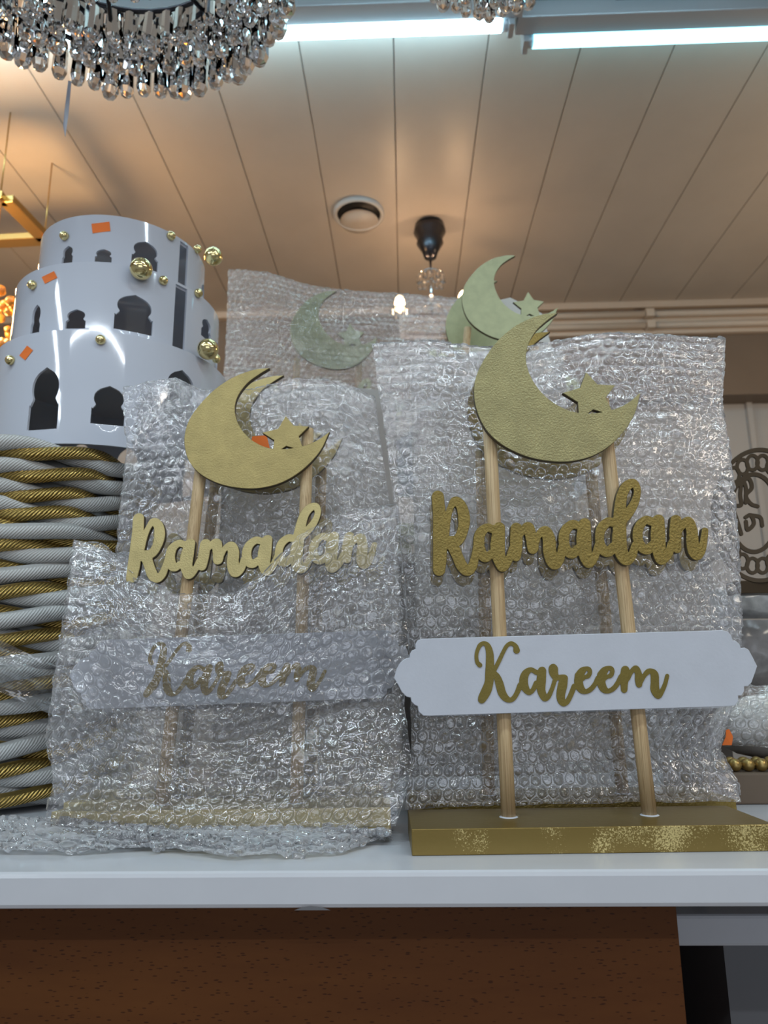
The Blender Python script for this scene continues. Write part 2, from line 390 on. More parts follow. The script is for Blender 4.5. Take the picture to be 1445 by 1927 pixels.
struct(box('wall_bulkhead', -2.8, 3.2, YF, YF+0.12, zb, ZC+0.01, 'wall_brown'))
wf = struct(box('wall_far', -2.8, 3.2, YF+0.12, YF+0.18, 0, zb+0.05, 'wall_white'))
for px in (1060, 1415, 1690):
    x = atY(px, 800, YF+0.1)[0]; box('panel_batten', x-0.012, x+0.012, YF+0.10, YF+0.12, 0.0, zb, 'wall_white', wf)
struct(box('trim_1', -2.8, 3.2, YF-0.03, YF, ZC-0.03, ZC, 'cream'))

# ------------------------------------------------------------------ fluorescent lamps on the ceiling
tz = ZC-0.055
def tube_lamp(px0, px1, pyc, label, matn, cap0, cap1):
    a = atZ(px0, pyc+ (0.0), tz); b_ = atZ(px1, pyc-(px1-px0)*0.022, tz)
    Y = (a[1]+b_[1])/2; root = thing('fluorescent_lamp', (0.5*(a[0]+b_[0]), Y, ZC), label, 'lamp', None)
    x0, x1 = a[0], b_[0]
    box('batten', x0-0.05, x1+0.05, Y-0.075, Y-0.022, ZC-0.06, ZC-0.001, 'batten', root, bevel=0.003)
    box('rail', x0-0.05, x1+0.05, Y-0.088, Y-0.076, ZC-0.012, ZC-0.001, 'dark_metal', root)
    tube('tube', [(x0, Y, tz), (x1, Y, tz)], 0.017, matn, root, 16)
    for x, s in ((x0, -1), (x1, 1)):
        tube('end_cap', [(x, Y, tz), (x+s*0.022, Y, tz)], 0.0155, 'batten', root, 14)
        box('socket', x+s*0.022-0.005, x+s*0.022+0.008, Y-0.022, Y+0.018, tz-0.022, ZC-0.001, 'batten', root)
    return root
tube_lamp(-620, 941, 92, 'long bright white fluorescent tube lamp behind the large crystal chandelier', 'tube', 0, 1)
tube_lamp(1004, 1950, 71, 'turquoise fluorescent tube lamp at the upper right of the ceiling', 'tube_dim', 0, 1)
for k_, x_ in enumerate((-1.0, 0.35)):  # unseen lamps added to brighten the near ceiling and the crystals
    rt_ = thing('fluorescent_lamp', (x_, 0.95, ZC), 'unseen fluorescent lamp added to brighten the ceiling above the %s chandelier' % ('large crystal' if k_ == 0 else 'small crystal'), 'lamp')
    box('batten', x_-.6, x_+.6, 0.94, 0.96, ZC-.05, ZC-.001, 'batten', rt_)
    tube('tube', [(x_-.58, .95, ZC-.075), (x_+.58, .95, ZC-.075)], 0.014, 'tube', rt_, 12)
# unlit tube lamp on the bulkhead
a = atY(1030, 596, YF-0.05); 
root = thing('unlit_tube_lamp', (0.8, YF, a[2]), 'unlit cream double tube lamp along the far brown bulkhead', 'lamp')
box('tray', 0.0, 2.6, YF-0.03, YF, a[2]-0.085, a[2]+0.03, 'cream', root, bevel=0.004)
for dz in (0.0, -0.055):
    xm = atY(1222, 600, YF-0.05)[0]
    tube('tube', [(0.02, YF-0.05, a[2]+dz), (xm-0.02, YF-0.05, a[2]+dz)], 0.014, 'cream', root)
    tube('tube', [(xm+0.02, YF-0.05, a[2]+dz), (2.58, YF-0.05, a[2]+dz)], 0.014, 'cream', root)
    box('socket', xm-0.018, xm+0.018, YF-0.07, YF-0.03, a[2]+dz-0.018, a[2]+dz+0.018, 'cream', root)
# black cable box near the ceiling
p = atZ(1270, 10, ZC)
setp(box('cable_channel', p[0]-0.16, p[0]+0.05, p[1]-0.06, p[1]-0.032, ZC-0.02, ZC-0.001, 'black'), 'short black cable channel on the ceiling above the turquoise lamp', 'channel')
# round ceiling opening
c = atZ(675, 400, ZC)
root = thing('ceiling_opening', (c[0], c[1], ZC), 'round white ceiling opening, its dark inside a black disc', 'vent')
lathe('ring', [(0.078, 0), (0.092, 0), (0.092, -0.012), (0.086, -0.018), (0.078, -0.012), (0.078, 0)], (c[0], c[1], ZC), 'wall_white', root, 32)
lathe('recess_shade', [(0.0001, -0.001), (0.079, -0.001), (0.079, -0.003), (0.0001, -0.003)], (c[0], c[1], ZC), 'black', root, 32)  # black disc stands in for the shade inside the opening
lathe('lit_wall_disc', [(0.0001, -0.010), (0.070, -0.010), (0.070, -0.014), (0.0001, -0.014)], (c[0], c[1]+0.036, ZC), 'ceiling', root, 32)  # offset disc added in place of the lit inner wall

# ------------------------------------------------------------------ the shelf and counter
Yf = atZ(722, 1640, SH)[1]
root = thing('display_counter', (0, Yf, SH-0.9), 'white topped display counter with a reddish beech front panel', 'counter')
th = SH-atY(722, 1711, Yf)[2]
top = box('counter_top', -1.2, 1.4, Yf, 1.12, SH-th, SH, 'shelf_white', root, bevel=0.0035)
xr = atY(1273, 1760, Yf+0.05)[0]
box('front_panel', -1.2, xr, Yf+0.045, Yf+0.063, 0.02, SH-th, 'beech', root, bevel=0.0008)
box('side_panel', xr-0.018, xr, Yf+0.063, 1.10, 0.02, SH-th, 'beech', root)
cx = atY(585, 1711, Yf)
mesh_obj('edge_chip', [cx+np.array([dx, -0.0006, dz]) for dx, dz in ((-0.012, -0.0005), (-0.006, 0.0015), (0.0, 0.0022), (0.008, 0.0014), (0.014, -0.0005))], [(0, 1, 2, 3, 4)], 'grey_panel', root)
# lower shelf at the right
root = thing('lower_shelf', (xr+0.3, 0.8, 1.1), 'lower white shelf at the bottom right beside the beech panel', 'shelf')
a = atY(1360, 1722, Yf+0.16); b_ = atY(1360, 1782, Yf+0.16)
box('shelf_board', xr+0.004, 1.3, Yf+0.16, 1.08, b_[2], a[2], 'shelf_white', root, bevel=0.003)
xs_ = atY(1368, 1850, Yf+0.17)[0]
box('upright_panel', xs_, 1.3, Yf+0.17, 1.08, 0.02, b_[2], 'grey_panel', root)
box('gap_shade', xr+0.004, xs_, Yf+0.30, Yf+0.31, 0.02, b_[2], 'black', root)  # black sheet put in for the shade of the gap
p0 = atY(1322, 1716, Yf+0.2)
setp(box('flat_carton', p0[0], 1.2, Yf+0.19, 0.95, a[2]+0.0005, a[2]+0.014, 'cardboard', None, 0.001), 'flat brown carton lying on the lower white shelf', 'carton')

# ------------------------------------------------------------------ traced lettering of the product (photo pixels)
def S1(L): return [(800+x/5.161, 890+y/5.161, r/5.161) for x, y, r in L]
def S2(L): return [(1060+x/5.161, 890+y/5.161, r/5.161) for x, y, r in L]
def K3(L): return [(880+x/7.225, 1190+y/7.225, r/7.225) for x, y, r in L]
def K4(L): return [(1060+x/7.225, 1190+y/7.225, r/7.225) for x, y, r in L]
RAM = [
 S1([(123, 230, 56), (137, 400, 59), (141, 600, 62), (143, 800, 64), (136, 940, 57)]),
 S1([(180, 620, 50), (212, 450, 34), (250, 330, 28), (292, 273, 42), (350, 320, 48), (377, 430, 55), (370, 540, 50), (320, 650, 50), (220, 680, 60)]),
 S1([(262, 690, 55), (310, 800, 50), (355, 900, 52), (412, 952, 46), (462, 900, 42), (488, 800, 34), (510, 700, 38)]),
 S1([(650, 545, 35), (598, 531, 38), (535, 590, 48), (522, 690, 50), (545, 780, 50), (590, 822, 43), (645, 780, 35)]),
 S1([(719, 535, 54), (705, 690, 68), (712, 800, 62), (745, 885, 58), (762, 898, 52), (812, 845, 34), (850, 740, 36)]),
 S1([(887, 540, 54), (885, 680, 58), (888, 790, 44), (885, 815, 41)]),
 S1([(905, 600, 40), (950, 560, 35), (1003, 532, 52), (1030, 630, 50), (1045, 700, 55), (1047, 735, 49)]),
 S1([(1075, 680, 28), (1105, 600, 30), (1165, 565, 48), (1203, 640, 58), (1210, 760, 61), (1238, 850, 62), (1267, 883, 51), (1312, 830, 40), (1330, 720, 34)]),
 S2([(140, 510, 35), (85, 500, 41), (22, 560, 46), (5, 650, 48), (30, 745, 46), (87, 785, 45), (140, 740, 40)]),
 S2([(209, 495, 54), (200, 640, 70), (212, 780, 62), (240, 850, 58), (258, 862, 52), (307, 810, 36), (340, 700, 32)]),
 S2([(480, 480, 40), (430, 478, 42), (370, 540, 44), (352, 640, 40), (378, 735, 46), (435, 770, 45), (490, 720, 45)]),
 S2([(545, 690, 66), (548, 550, 62), (548, 430, 58), (557, 300, 52), (577, 200, 48), (620, 125, 46), (678, 98, 39), (714, 140, 33), (719, 200, 31), (693, 290, 37), (640, 380, 44), (575, 450, 48)]),
 S2([(545, 600, 66), (547, 690, 67), (572, 790, 60), (618, 842, 53), (670, 800, 40), (700, 700, 32)]),
 S2([(850, 470, 38), (800, 455, 36), (740, 520, 44), (722, 620, 45), (755, 712, 44), (815, 745, 45), (875, 700, 42)]),
 S2([(926, 460, 54), (920, 600, 68), (932, 750, 62), (948, 815, 60), (965, 832, 53), (1025, 780, 38), (1055, 680, 34)]),
 S2([(1095, 460, 50), (1090, 600, 56), (1097, 690, 46), (1107, 738, 38)]),
 S2([(1110, 560, 40), (1160, 505, 35), (1215, 475, 47), (1250, 560, 51), (1257, 680, 57), (1275, 765, 57), (1308, 798, 44), (1348, 740, 36), (1368, 640, 31), (1379, 560, 28)]),
]
KAR = [
 K3([(165, 445, 32), (130, 405, 26), (118, 320, 24), (135, 240, 25), (170, 172, 28), (220, 148, 27), (268, 180, 38), (297, 270, 48), (303, 400, 54), (298, 550, 58), (290, 680, 58), (255, 790, 66), (208, 880, 60), (190, 918, 48)]),
 K3([(665, 245, 43), (650, 185, 30), (590, 150, 28), (530, 185, 25), (480, 275, 25), (430, 380, 27), (380, 480, 27), (340, 540, 34)]),
 K3([(330, 545, 42), (395, 600, 44), (432, 700, 54), (466, 820, 54), (515, 892, 46), (570, 920, 33), (622, 898, 32), (672, 820, 32), (715, 720, 38)]),
 K3([(935, 545, 32), (860, 508, 32), (790, 555, 48), (760, 650, 57), (778, 745, 52), (830, 815, 36), (885, 785, 30), (935, 690, 35)]),
 K3([(1012, 522, 54), (1000, 650, 62), (1000, 780, 55), (1028, 865, 48), (1055, 905, 33), (1102, 865, 32), (1150, 760, 27), (1185, 650, 28)]),
 K3([(1190, 620, 34), (1142, 550, 33), (1137, 480, 31), (1168, 457, 28), (1196, 490, 29), (1200, 550, 27), (1215, 612, 36), (1290, 608, 34), (1315, 622, 46)]),
 K3([(1312, 622, 48), (1290, 720, 62), (1265, 850, 57), (1275, 930, 50), (1305, 975, 30), (1352, 945, 33), (1402, 850, 33), (1450, 730, 33)]),
 K4([(215, 590, 58), (255, 528, 48), (300, 495, 30), (345, 500, 30), (362, 540, 28), (340, 590, 30), (290, 612, 25), (240, 645, 30)]),
 K4([(215, 600, 58), (208, 680, 57), (240, 770, 50), (300, 805, 32), (370, 775, 32), (430, 705, 30), (470, 620, 30)]),
 K4([(520, 580, 58), (560, 520, 48), (605, 487, 30), (650, 492, 30), (667, 530, 28), (645, 585, 30), (595, 605, 25), (545, 640, 30)]),
 K4([(520, 590, 58), (513, 672, 57), (545, 763, 50), (605, 798, 32), (680, 765, 32), (740, 690, 32), (785, 600, 32)]),
 K4([(842, 510, 54), (835, 600, 60), (828, 700, 48), (828, 780, 42)]),
 K4([(870, 620, 40), (925, 535, 30), (985, 488, 38), (1020, 560, 45), (1025, 640, 50), (1030, 708, 42)]),
 K4([(1055, 670, 28), (1100, 590, 28), (1150, 535, 35), (1200, 525, 32), (1240, 575, 52), (1245, 680, 54), (1247, 780, 58), (1290, 860, 42), (1340, 800, 32), (1385, 700, 27), (1413, 590, 25)]),
]
def cr5(L): return np.array([(860+x/3.803, 560+y/3.803) for x, y in L])
def smooth_loop(P, n=5):
    P = np.asarray(P, float); out = []
    for i in range(len(P)):
        p0, p1, p2, p3 = P[i-1], P[i], P[(i+1) % len(P)], P[(i+2) % len(P)]
        for t in np.linspace(0, 1, n, endpoint=False):
            out.append(0.5*((2*p1)+(-p0+p2)*t+(2*p0-5*p1+4*p2-p3)*t*t+(-p0+3*p1-3*p2+p3)*t**3))
    return np.array(out)
def smooth_open(P, n=5):
    P = np.asarray(P, float); Q = np.vstack([2*P[0]-P[1], P, 2*P[-1]-P[-2]]); out = []
    for i in range(len(P)-1):
        p0, p1, p2, p3 = Q[i:i+4]
        for t in np.linspace(0, 1, n, endpoint=False):
            out.append(0.5*((2*p1)+(-p0+p2)*t+(2*p0-5*p1+4*p2-p3)*t*t+(-p0+3*p1-3*p2+p3)*t**3))
    return np.array(out)
outer = smooth_open(cr5([(712, 112), (600, 125), (450, 185), (320, 282), (220, 405), (150, 535), (125, 650), (137, 780), (195, 920), (290, 1025), (420, 1102), (560, 1150), (720, 1171), (850, 1163), (980, 1125), (1100, 1050), (1200, 945), (1270, 825), (1308, 685)]))
inner = smooth_open(cr5([(1308, 685), (1240, 745), (1150, 793), (1050, 820), (960, 831), (870, 827), (770, 798), (660, 733), (570, 640), (512, 535), (490, 435), (505, 340), (560, 240), (640, 165), (712, 112)]))
CRES = [np.vstack([outer, inner])]
STAR = [cr5([(928, 535), (1005, 620), (1128, 628), (1062, 712), (1112, 815), (1060, 822), (975, 795), (925, 835), (876, 832), (870, 745), (765, 680), (885, 645)])]
def q2(L): return np.array([(740+x/2.0496, 1160+y/2.0496) for x, y in L])
PLQ = [q2([(110, 88), (690, 71), (1270, 55), (1290, 60), (1302, 74), (1308, 95), (1322, 97), (1334, 108), (1340, 126), (1356, 122), (1370, 130), (1385, 158), (1402, 192), (1392, 222), (1380, 255), (1366, 268), (1352, 268), (1352, 288), (1342, 303), (1328, 304), (1330, 325), (1318, 341), (1300, 345), (720, 363), (140, 382), (116, 381), (100, 366), (96, 345), (84, 340), (72, 328), (69, 312), (52, 308), (34, 290), (20, 262), (5, 238), (14, 205), (28, 180), (44, 166), (64, 160), (66, 145), (74, 132), (88, 128), (87, 108), (95, 94)])]
print('contours'); RAMC = [thin(l, 2.2) for l in contour(RAM, 1.0)]; KARC = [thin(l, 1.6) for l in contour(KAR, 0.8)]
KARC = [l for l in KARC if len(l) > 5]

PA = Plane(0.632, math.radians(2.0))
T = 0.0065
def toplane(loops, pl, off): return [np.array([pl.uv(x, y, off) for x, y in l]) for l in loops]
G = {'cres': toplane(CRES, PA, T), 'star': toplane(STAR, PA, T), 'ram': toplane(RAMC, PA, T), 'plq': toplane(PLQ, PA, T), 'kar': toplane(KARC, PA, T+0.0006)}
AN_A = {'cres': [(1047.2, 589.4), (892.9, 730.9), (1054.6, 868.2), (1203.9, 740.1), (1104, 700.7)],
        'ram': [(824.2, 934.6), (826.2, 1073.1), (1190.8, 908.4), (1327.4, 998.5), (1313.8, 1045)],
        'plq': [(793.7, 1202.9), (1359.6, 1186.8), (742.4, 1276.1), (808.3, 1346.4), (1374.3, 1328.3), (1424, 1253.7)]}
def affine(src, dst):
    A_ = np.hstack([src, np.ones((len(src), 1))]); X_, *_ = np.linalg.lstsq(A_, dst, rcond=None); return X_
def similar(src, dst):
    a = src[:, 0]+1j*src[:, 1]; b_ = dst[:, 0]+1j*dst[:, 1]; ac, bc = a.mean(), b_.mean()
    k = np.sum(np.conj(a-ac)*(b_-bc))/np.sum(abs(a-ac)**2); t = bc-k*ac
    return np.array([[k.real, k.imag], [-k.imag, k.real], [t.real, t.imag]])
def remap(loops, X_): return [np.hstack([l, np.ones((len(l), 1))])@X_ for l in loops]

def make_sign(label, pl, anchors, rods, base, mats, group=None, base_depth=0.080, plaque_gap=None):
    """anchors: dict part -> target pixels (None keeps the master) ; rods: list of ((px,py) foot, (px,py) top)"""
    gm, tm, pm = mats
    (bx0, bx1, bh) = base
    z0 = pl.o[2]; mid = pl.world((bx0+bx1)/2, 0)
    root = thing('ramadan_table_sign', mid, label, 'sign', group)
    XF = {}
    for k in ('cres', 'ram', 'plq'):
        if anchors is None or anchors.get(k) is None: XF[k] = None
        else:
            src = np.array([PA.uv(x, y, T) for x, y in AN_A[k]]); dst = np.array([pl.uv(x, y, T) for x, y in anchors[k]])
            n_ = min(len(src), len(dst)); XF[k] = affine(src[:n_], dst[:n_]) if n_ >= 4 else similar(src[:n_], dst[:n_])
    def g(k, x): return G[k] if XF[x] is None else remap(G[k], XF[x])
    cr = board('crescent', g('cres', 'cres'), pl, 0, T, gm, root)
    board('star', g('star', 'cres'), pl, 0.0, T-0.0008, gm, root)
    board('lettering', g('ram', 'ram'), pl, 0, T, tm, root)['label'] = 'gold script letters reading Ramadan'
    pq = board('name_plaque', g('plq', 'plq'), pl, 0, T, 'plaque', root, side='plaque'); pq['label'] = 'white scalloped plaque reading Kareem'
    board('plaque_lettering', g('kar', 'plq'), pl, T-0.0002, 0.0009, pm, pq, bev=0.0001, side=pm)
    rr = 0.0062
    for (f0, t0) in rods:
        if isinstance(f0, tuple): a_ = pl.uv(f0[0], f0[1], -rr); b_ = pl.uv(t0[0], t0[1], -rr); a_[1] = bh-0.004
        else: a_, b_ = np.array([f0, bh-0.004]), np.array([f0+t0[0], t0[1]])
        P_ = [pl.world(a_[0]+(b_[0]-a_[0])*t, a_[1]+(b_[1]-a_[1])*t, -rr-0.0002) for t in np.linspace(0, 1, 6)]
        rd = tube('rod', P_, rr, 'bamboo', root, 16)
        ft = pl.world(a_[0], bh, -rr-0.0002); lathe('glue_ring', [(rr, 0.0008), (rr+0.0016, 0.0002), (rr+0.0018, -0.0002)], ft, 'plaque', rd, 16)
    d0, d1 = 0.036, base_depth-0.036
    V = [pl.world(u, w, o_) for w in (0.0002, bh) for o_ in (d0, -d1) for u in (bx0, bx1)]
    f = [(0, 2, 3, 1), (4, 5, 7, 6), (0, 1, 5, 4), (2, 6, 7, 3), (0, 4, 6, 2), (1, 3, 7, 5)]
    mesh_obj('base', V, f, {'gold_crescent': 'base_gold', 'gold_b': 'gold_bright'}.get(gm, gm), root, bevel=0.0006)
    return root, XF

# base limits for A: front face corners in the picture
bl = PA.uv(775, 1605, 0.036); br = PA.uv(1462, 1587, 0.036); tl = PA.uv(772, 1563, 0.036)
bw = tl[1]
print('A base', bl, br, tl)
signA, XA = make_sign('gold Ramadan Kareem sign in front at the right, fully out of its bubble wrap', PA, None,
    [((957, 1537), (921, 800)), ((1222, 1530), (1133, 752))], (bl[0], br[0], 0.0195), ('gold_crescent', 'gold_text', 'gold_print'))
PB = Plane(0.690, math.radians(2.0), math.radians(4.0), 1.3035)
anB = {'cres': [(506.4, 690.1), (348, 812), (472.3, 914.5), (616.9, 818.6), (536.8, 781.5)],
       'ram': [(260.9, 973.1), (246.7, 1090), (591.6, 953.6), (704.5, 1026.5), (687.7, 1060)],
       'plq': [(194, 1204), (725.9, 1190), (137.6, 1272.4), (170.6, 1332.6), (721, 1317), (763.5, 1239.4)]}
b0 = PB.uv(93, 1560, 0.036); b1 = PB.uv(735, 1545, 0.036)
signB, XB = make_sign('gold Ramadan Kareem sign in front at the left, half covered by bubble wrap', PB, anB,
    [((303, 1520), (384, 830)), ((557, 1512), (579, 808))], (b0[0], b1[0], 0.0195), ('gold_b', 'gold_bright', 'gold_text'))
def shift(L, dx, dy, s=1.0, c=None):
    L = np.array(L); c = L.mean(0) if c is None else np.array(c)
    return [tuple(c+(p-c)*s+np.array([dx, dy])) for p in L]
PC = Plane(0.772, math.radians(2.0))
anC = {'cres': shift(anB['cres'], 27, 12, 0.98), 'ram': shift(anB['ram'], 26, 26, 0.95), 'plq': shift(anB['plq'], 14, 10, 0.95)}
signC, XC = make_sign('gold crescent sign standing wrapped directly behind the left front sign', PC, anC,
    [((338, 1500), (412, 850)), ((585, 1492), (606, 835))], (PC.uv(118, 1530, .036)[0], PC.uv(722, 1520, .036)[0], 0.0195), ('gold_bright', 'gold_bright', 'gold_text'))
PD = Plane(0.742, math.radians(1.5))
anD = {'cres': shift(AN_A['cres'], -14, 34, 0.99), 'ram': shift(AN_A['ram'], -10, 22, 0.98), 'plq': shift(AN_A['plq'], -4, 8, 0.93)}
signD, XD = make_sign('gold crescent sign inside bubble wrap behind the right front sign', PD, anD,
    [((920, 1500), (905, 850)), ((1172, 1496), (1108, 850))], (PD.uv(772, 1515, .036)[0], PD.uv(1385, 1508, .036)[0], 0.0195), ('gold_text', 'gold_text', 'gold_text'))
# three signs on the raised shelf behind
RZ = 1.715
def far_sign(label, pl, pts, rodx, matn):
    src = np.array([PA.uv(x, y, T) for x, y in AN_A['cres'][:4]]); dst = np.array([pl.uv(x, y, T) for x, y in pts])
    X_ = similar(src, dst); inv = lambda q: np.array([q[0], q[1], 1])@X_
    an = {'cres': pts}
    # the rest of the sign keeps the master's layout below the crescent
    for k in ('ram', 'plq'):
        an[k] = []
        for x, y in AN_A[k]:
            w_ = inv(PA.uv(x, y, T)); an[k].append(proj(pl.world(w_[0], w_[1], T)))
    ym = inv(np.array([PA.uv(957, 1537)[0], 0.0]))[1]
    pl.o = pl.world(0, ym-0.002); pl.o[2] = max(pl.o[2], 1.5); dz = ym
    lo = inv(np.array([PA.uv(775, 1600)[0], 0])); hi = inv(np.array([PA.uv(1440, 1590)[0], 0]))
    k = np.hypot(*X_[0])
    ra = inv(PA.uv(925, 830)); rb = inv(PA.uv(1140, 790)); fa = inv(PA.uv(957, 1537)); fb = inv(PA.uv(1222, 1530))
    return make_sign(label, pl, an, [(fa[0], (ra[0]-fa[0], ra[1]-ym)), (fb[0], (rb[0]-fb[0], rb[1]-ym))], (lo[0], hi[0], 0.02), (matn, matn, matn))[0], pl
signE, plE = far_sign('pale gold sign inside the tall rear bubble wrap, its crescent left of centre', Plane(1.27, 0.03), [(634.2, 546.7), (544.7, 616.4), (629, 693), (706.7, 635.8)], None, 'gold_pale')
signF, plF = far_sign('pale green gold sign, highest of all, unwrapped on the riser', Plane(1.12, 0.02), [(970.2, 482), (868.7, 550.5), (931.5+25, 642), (1047, 578.4)], None, 'gold_pale')
signG, plG = far_sign('pale gold sign mostly hidden behind the highest green gold crescent', Plane(1.22, 0.02), [(938, 528), (836, 605), (928, 690), (1012, 625)], None, 'gold_pale')
print('far sign base heights', plE.o, plF.o, plG.o)
zr = min(plE.o[2], plF.o[2], plG.o[2])
for nm, s_, pl_ in (('E', signE, plE), ('F', signF, plF), ('G', signG, plG)): pass
xa = atY(440, 900, 1.08)[0]; xb = atY(1330, 900, 1.08)[0]
root = thing('display_riser', ((xa+xb)/2, 1.2, SH), 'pale display riser carrying the rear signs behind the wrapped ones', 'riser')
box('riser_top', xa, xb, 1.06, 1.42, zr-0.016, zr-0.0005, 'riser', root, 0.002)
box('riser_front', xa+0.01, xb-0.01, 1.075, 1.09, SH+0.0005, zr-0.016, 'riser', root)
box('riser_side', xa+0.01, xa+0.025, 1.09, 1.40, SH+0.0005, zr-0.016, 'riser', root)
box('riser_side', xb-0.025, xb-0.01, 1.09, 1.40, SH+0.0005, zr-0.016, 'riser', root)

# ------------------------------------------------------------------ bubble wrap
def vnoise(x, y, seed, periods):
    r_ = np.random.RandomState(seed); out = np.zeros_like(x); amp_t = 0
    for (fx, fy, a_) in periods:
        g_ = r_.rand(64, 64); X_ = x*fx+r_.rand()*50; Y_ = y*fy+r_.rand()*50
        i = np.floor(X_).astype(int); j = np.floor(Y_).astype(int); u = X_-i; v = Y_-j; u = u*u*(3-2*u); v = v*v*(3-2*v)
        q = lambda a, b: g_[a % 64, b % 64]
        n_ = (q(i, j)*(1-u)+q(i+1, j)*u)*(1-v)+(q(i, j+1)*(1-u)+q(i+1, j+1)*u)*v
        out += a_*(1-abs(2*n_-1))**1.5; amp_t += a_
    return out-amp_t*0.4
PITCH_B = 0.0124
def hexcloth(Wm, Hm, seg, rnd, coarse=False):
    dx, dy = PITCH_B, PITCH_B*0.866
    nx = int(Wm/dx)+2; ny = int(Hm/dy)+2; R_ = PITCH_B*0.425
    cs = np.array([((i+0.5*(j % 2))*dx, j*dy) for j in range(ny) for i in range(nx)])
    hexr = dx/math.sqrt(3)
    ang = np.arange(seg)*2*PI/seg+PI/2
    hx = []
    for a_ in ang:    # hexagon boundary point in this direction
        k = (a_-PI/2) % (PI/3)-PI/6; rr_ = (dx/2)/math.cos(k); hx.append((rr_*math.cos(a_), rr_*math.sin(a_)))
    hx = np.array(hx)
    rings = [(0.55, 0.92), (0.80, 1.0), (0.92, 0.86), (1.03, 0.12), (1.12, 0.0)] if not coarse else [(0.8, 1.0), (1.03, 0.0)]
    nb = len(cs); per = 1+seg*(len(rings)+1)
    V = np.zeros((nb, per, 3)); hgt = 0.0034*(0.35+0.65*rnd.rand(nb)); flat = rnd.rand(nb) < 0.22; hgt[flat] *= 0.3
    V[:, 0, :2] = cs; V[:, 0, 2] = hgt*(1.0-0.5*rnd.rand(nb)*(rnd.rand(nb) < 0.7))
    k = 1; tilt = rnd.randn(nb, 2)*0.20
    for rr_, hh in rings:
        for q_, a_ in enumerate(ang):
            jr = rr_*R_*(1+0.035*rnd.randn(nb)) if not coarse else rr_*R_
            V[:, k, 0] = cs[:, 0]+jr*math.cos(a_); V[:, k, 1] = cs[:, 1]+jr*math.sin(a_)
            wob = 1+tilt[:, 0]*math.cos(a_)+tilt[:, 1]*math.sin(a_)+0.10*rnd.randn(nb)
            V[:, k, 2] = hgt*hh*wob; k += 1
    V[:, k:k+seg, 0] = cs[:, None, 0]+hx[None, :, 0]; V[:, k:k+seg, 1] = cs[:, None, 1]+hx[None, :, 1]
    Fs = []
    for q_ in range(seg): Fs.append((0, 1+q_, 1+(q_+1) % seg, 1+(q_+1) % seg))
    for r_ in range(len(rings)):
        for q_ in range(seg):
            a_ = 1+r_*seg+q_; b_ = 1+r_*seg+(q_+1) % seg; Fs.append((a_, a_+seg, b_+seg, b_))
    Fs = np.array(Fs); Fa = (Fs[None]+(np.arange(nb)*per)[:, None, None]).reshape(-1, 4)
    V = V.reshape(-1, 3)
    key = np.round(V[:, :2]/0.0002).astype(np.int64); kk = key[:, 0]*1000003+key[:, 1]
    _, idx, inv = np.unique(kk, return_index=True, return_inverse=True)
    V = V[idx]; Fa = inv.reshape(-1)[Fa]
    V[:, 0] = np.clip(V[:, 0], 0, Wm); V[:, 1] = np.clip(V[:, 1], 0, Hm)
    return V, Fa
def poly3(P, n=None):
    Q = np.array([atY(*p) for p in P]); L = np.r_[0, np.cumsum(np.linalg.norm(np.diff(Q, axis=0), axis=1))]
    return Q, L/L[-1], L[-1]
def pev(pl_, s):
    Q, L, _ = pl_; return np.stack([np.interp(s, L, Q[:, k]) for k in range(3)], -1)
def wrap_sheet(name, topE, botE, leftE, rightE, seed, parent, material='wrap', dY=0.0, amp=0.004, coarse=False, seg=12, folds=1.0, raw=False):
    """edges as pixel+depth polylines: top/bottom left->right, left/right bottom->top"""
    Tp, Bt, Lf, Rt = (e if raw else poly3(e) for e in (topE, botE, leftE, rightE))
    Wm = (Tp[2]+Bt[2])/2; Hm = (Lf[2]+Rt[2])/2; rnd = np.random.RandomState(seed)
    V, Fa = hexcloth(Wm, Hm, seg, rnd, coarse)
    c00, c10, c01, c11 = Bt[0][0], Bt[0][-1], Tp[0][0], Tp[0][-1]
    def base(x, y):
        s = np.clip(x/Wm, 0, 1)[:, None]; t = np.clip(y/Hm, 0, 1)[:, None]
        P = (1-t)*pev(Bt, s[:, 0])+t*pev(Tp, s[:, 0])+(1-s)*pev(Lf, t[:, 0])+s*pev(Rt, t[:, 0])-((1-s)*(1-t)*c00+s*(1-t)*c10+(1-s)*t*c01+s*t*c11)
        env = np.minimum(1, 6*np.minimum(np.minimum(s, 1-s), np.minimum(t, 1-t))[:, 0]+0.25)
        d = vnoise(x, y, seed+5, [(9*folds, 22, 1.0), (18, 45*folds, 0.55), (60, 60, 0.25)])*amp
        d2 = vnoise(x, y, seed+9, [(40, 40, 1.0)])*0.0018
        P = P.copy(); P[:, 1] += dY-d*env; P[:, 2] += d2; P[:, 0] += d2*0.7
        edge = 1-env
        P[:, 1] += 0
        return P
    e = 0.0008; p0 = base(V[:, 0], V[:, 1]); px_ = base(V[:, 0]+e, V[:, 1])-base(V[:, 0]-e, V[:, 1]); py_ = base(V[:, 0], V[:, 1]+e)-base(V[:, 0], V[:, 1]-e)
    nrm = np.cross(px_, py_); ln = np.linalg.norm(nrm, axis=1, keepdims=True); nrm = np.where(ln > 1e-12, nrm/(ln+1e-15), np.array([0, -1.0, 0]))
    P = p0+nrm*V[:, 2:3]
    # drop degenerate quads (triangles stored as quads)
    fl = [tuple(dict.fromkeys(f)) for f in Fa.tolist()]; fl = [f for f in fl if len(f) >= 3]
    return mesh_obj(name, P, fl, material, parent, smooth=True)

def wrapthing(label, c, group=None): return thing('bubble_wrap', c, label, 'bubble wrap', group)
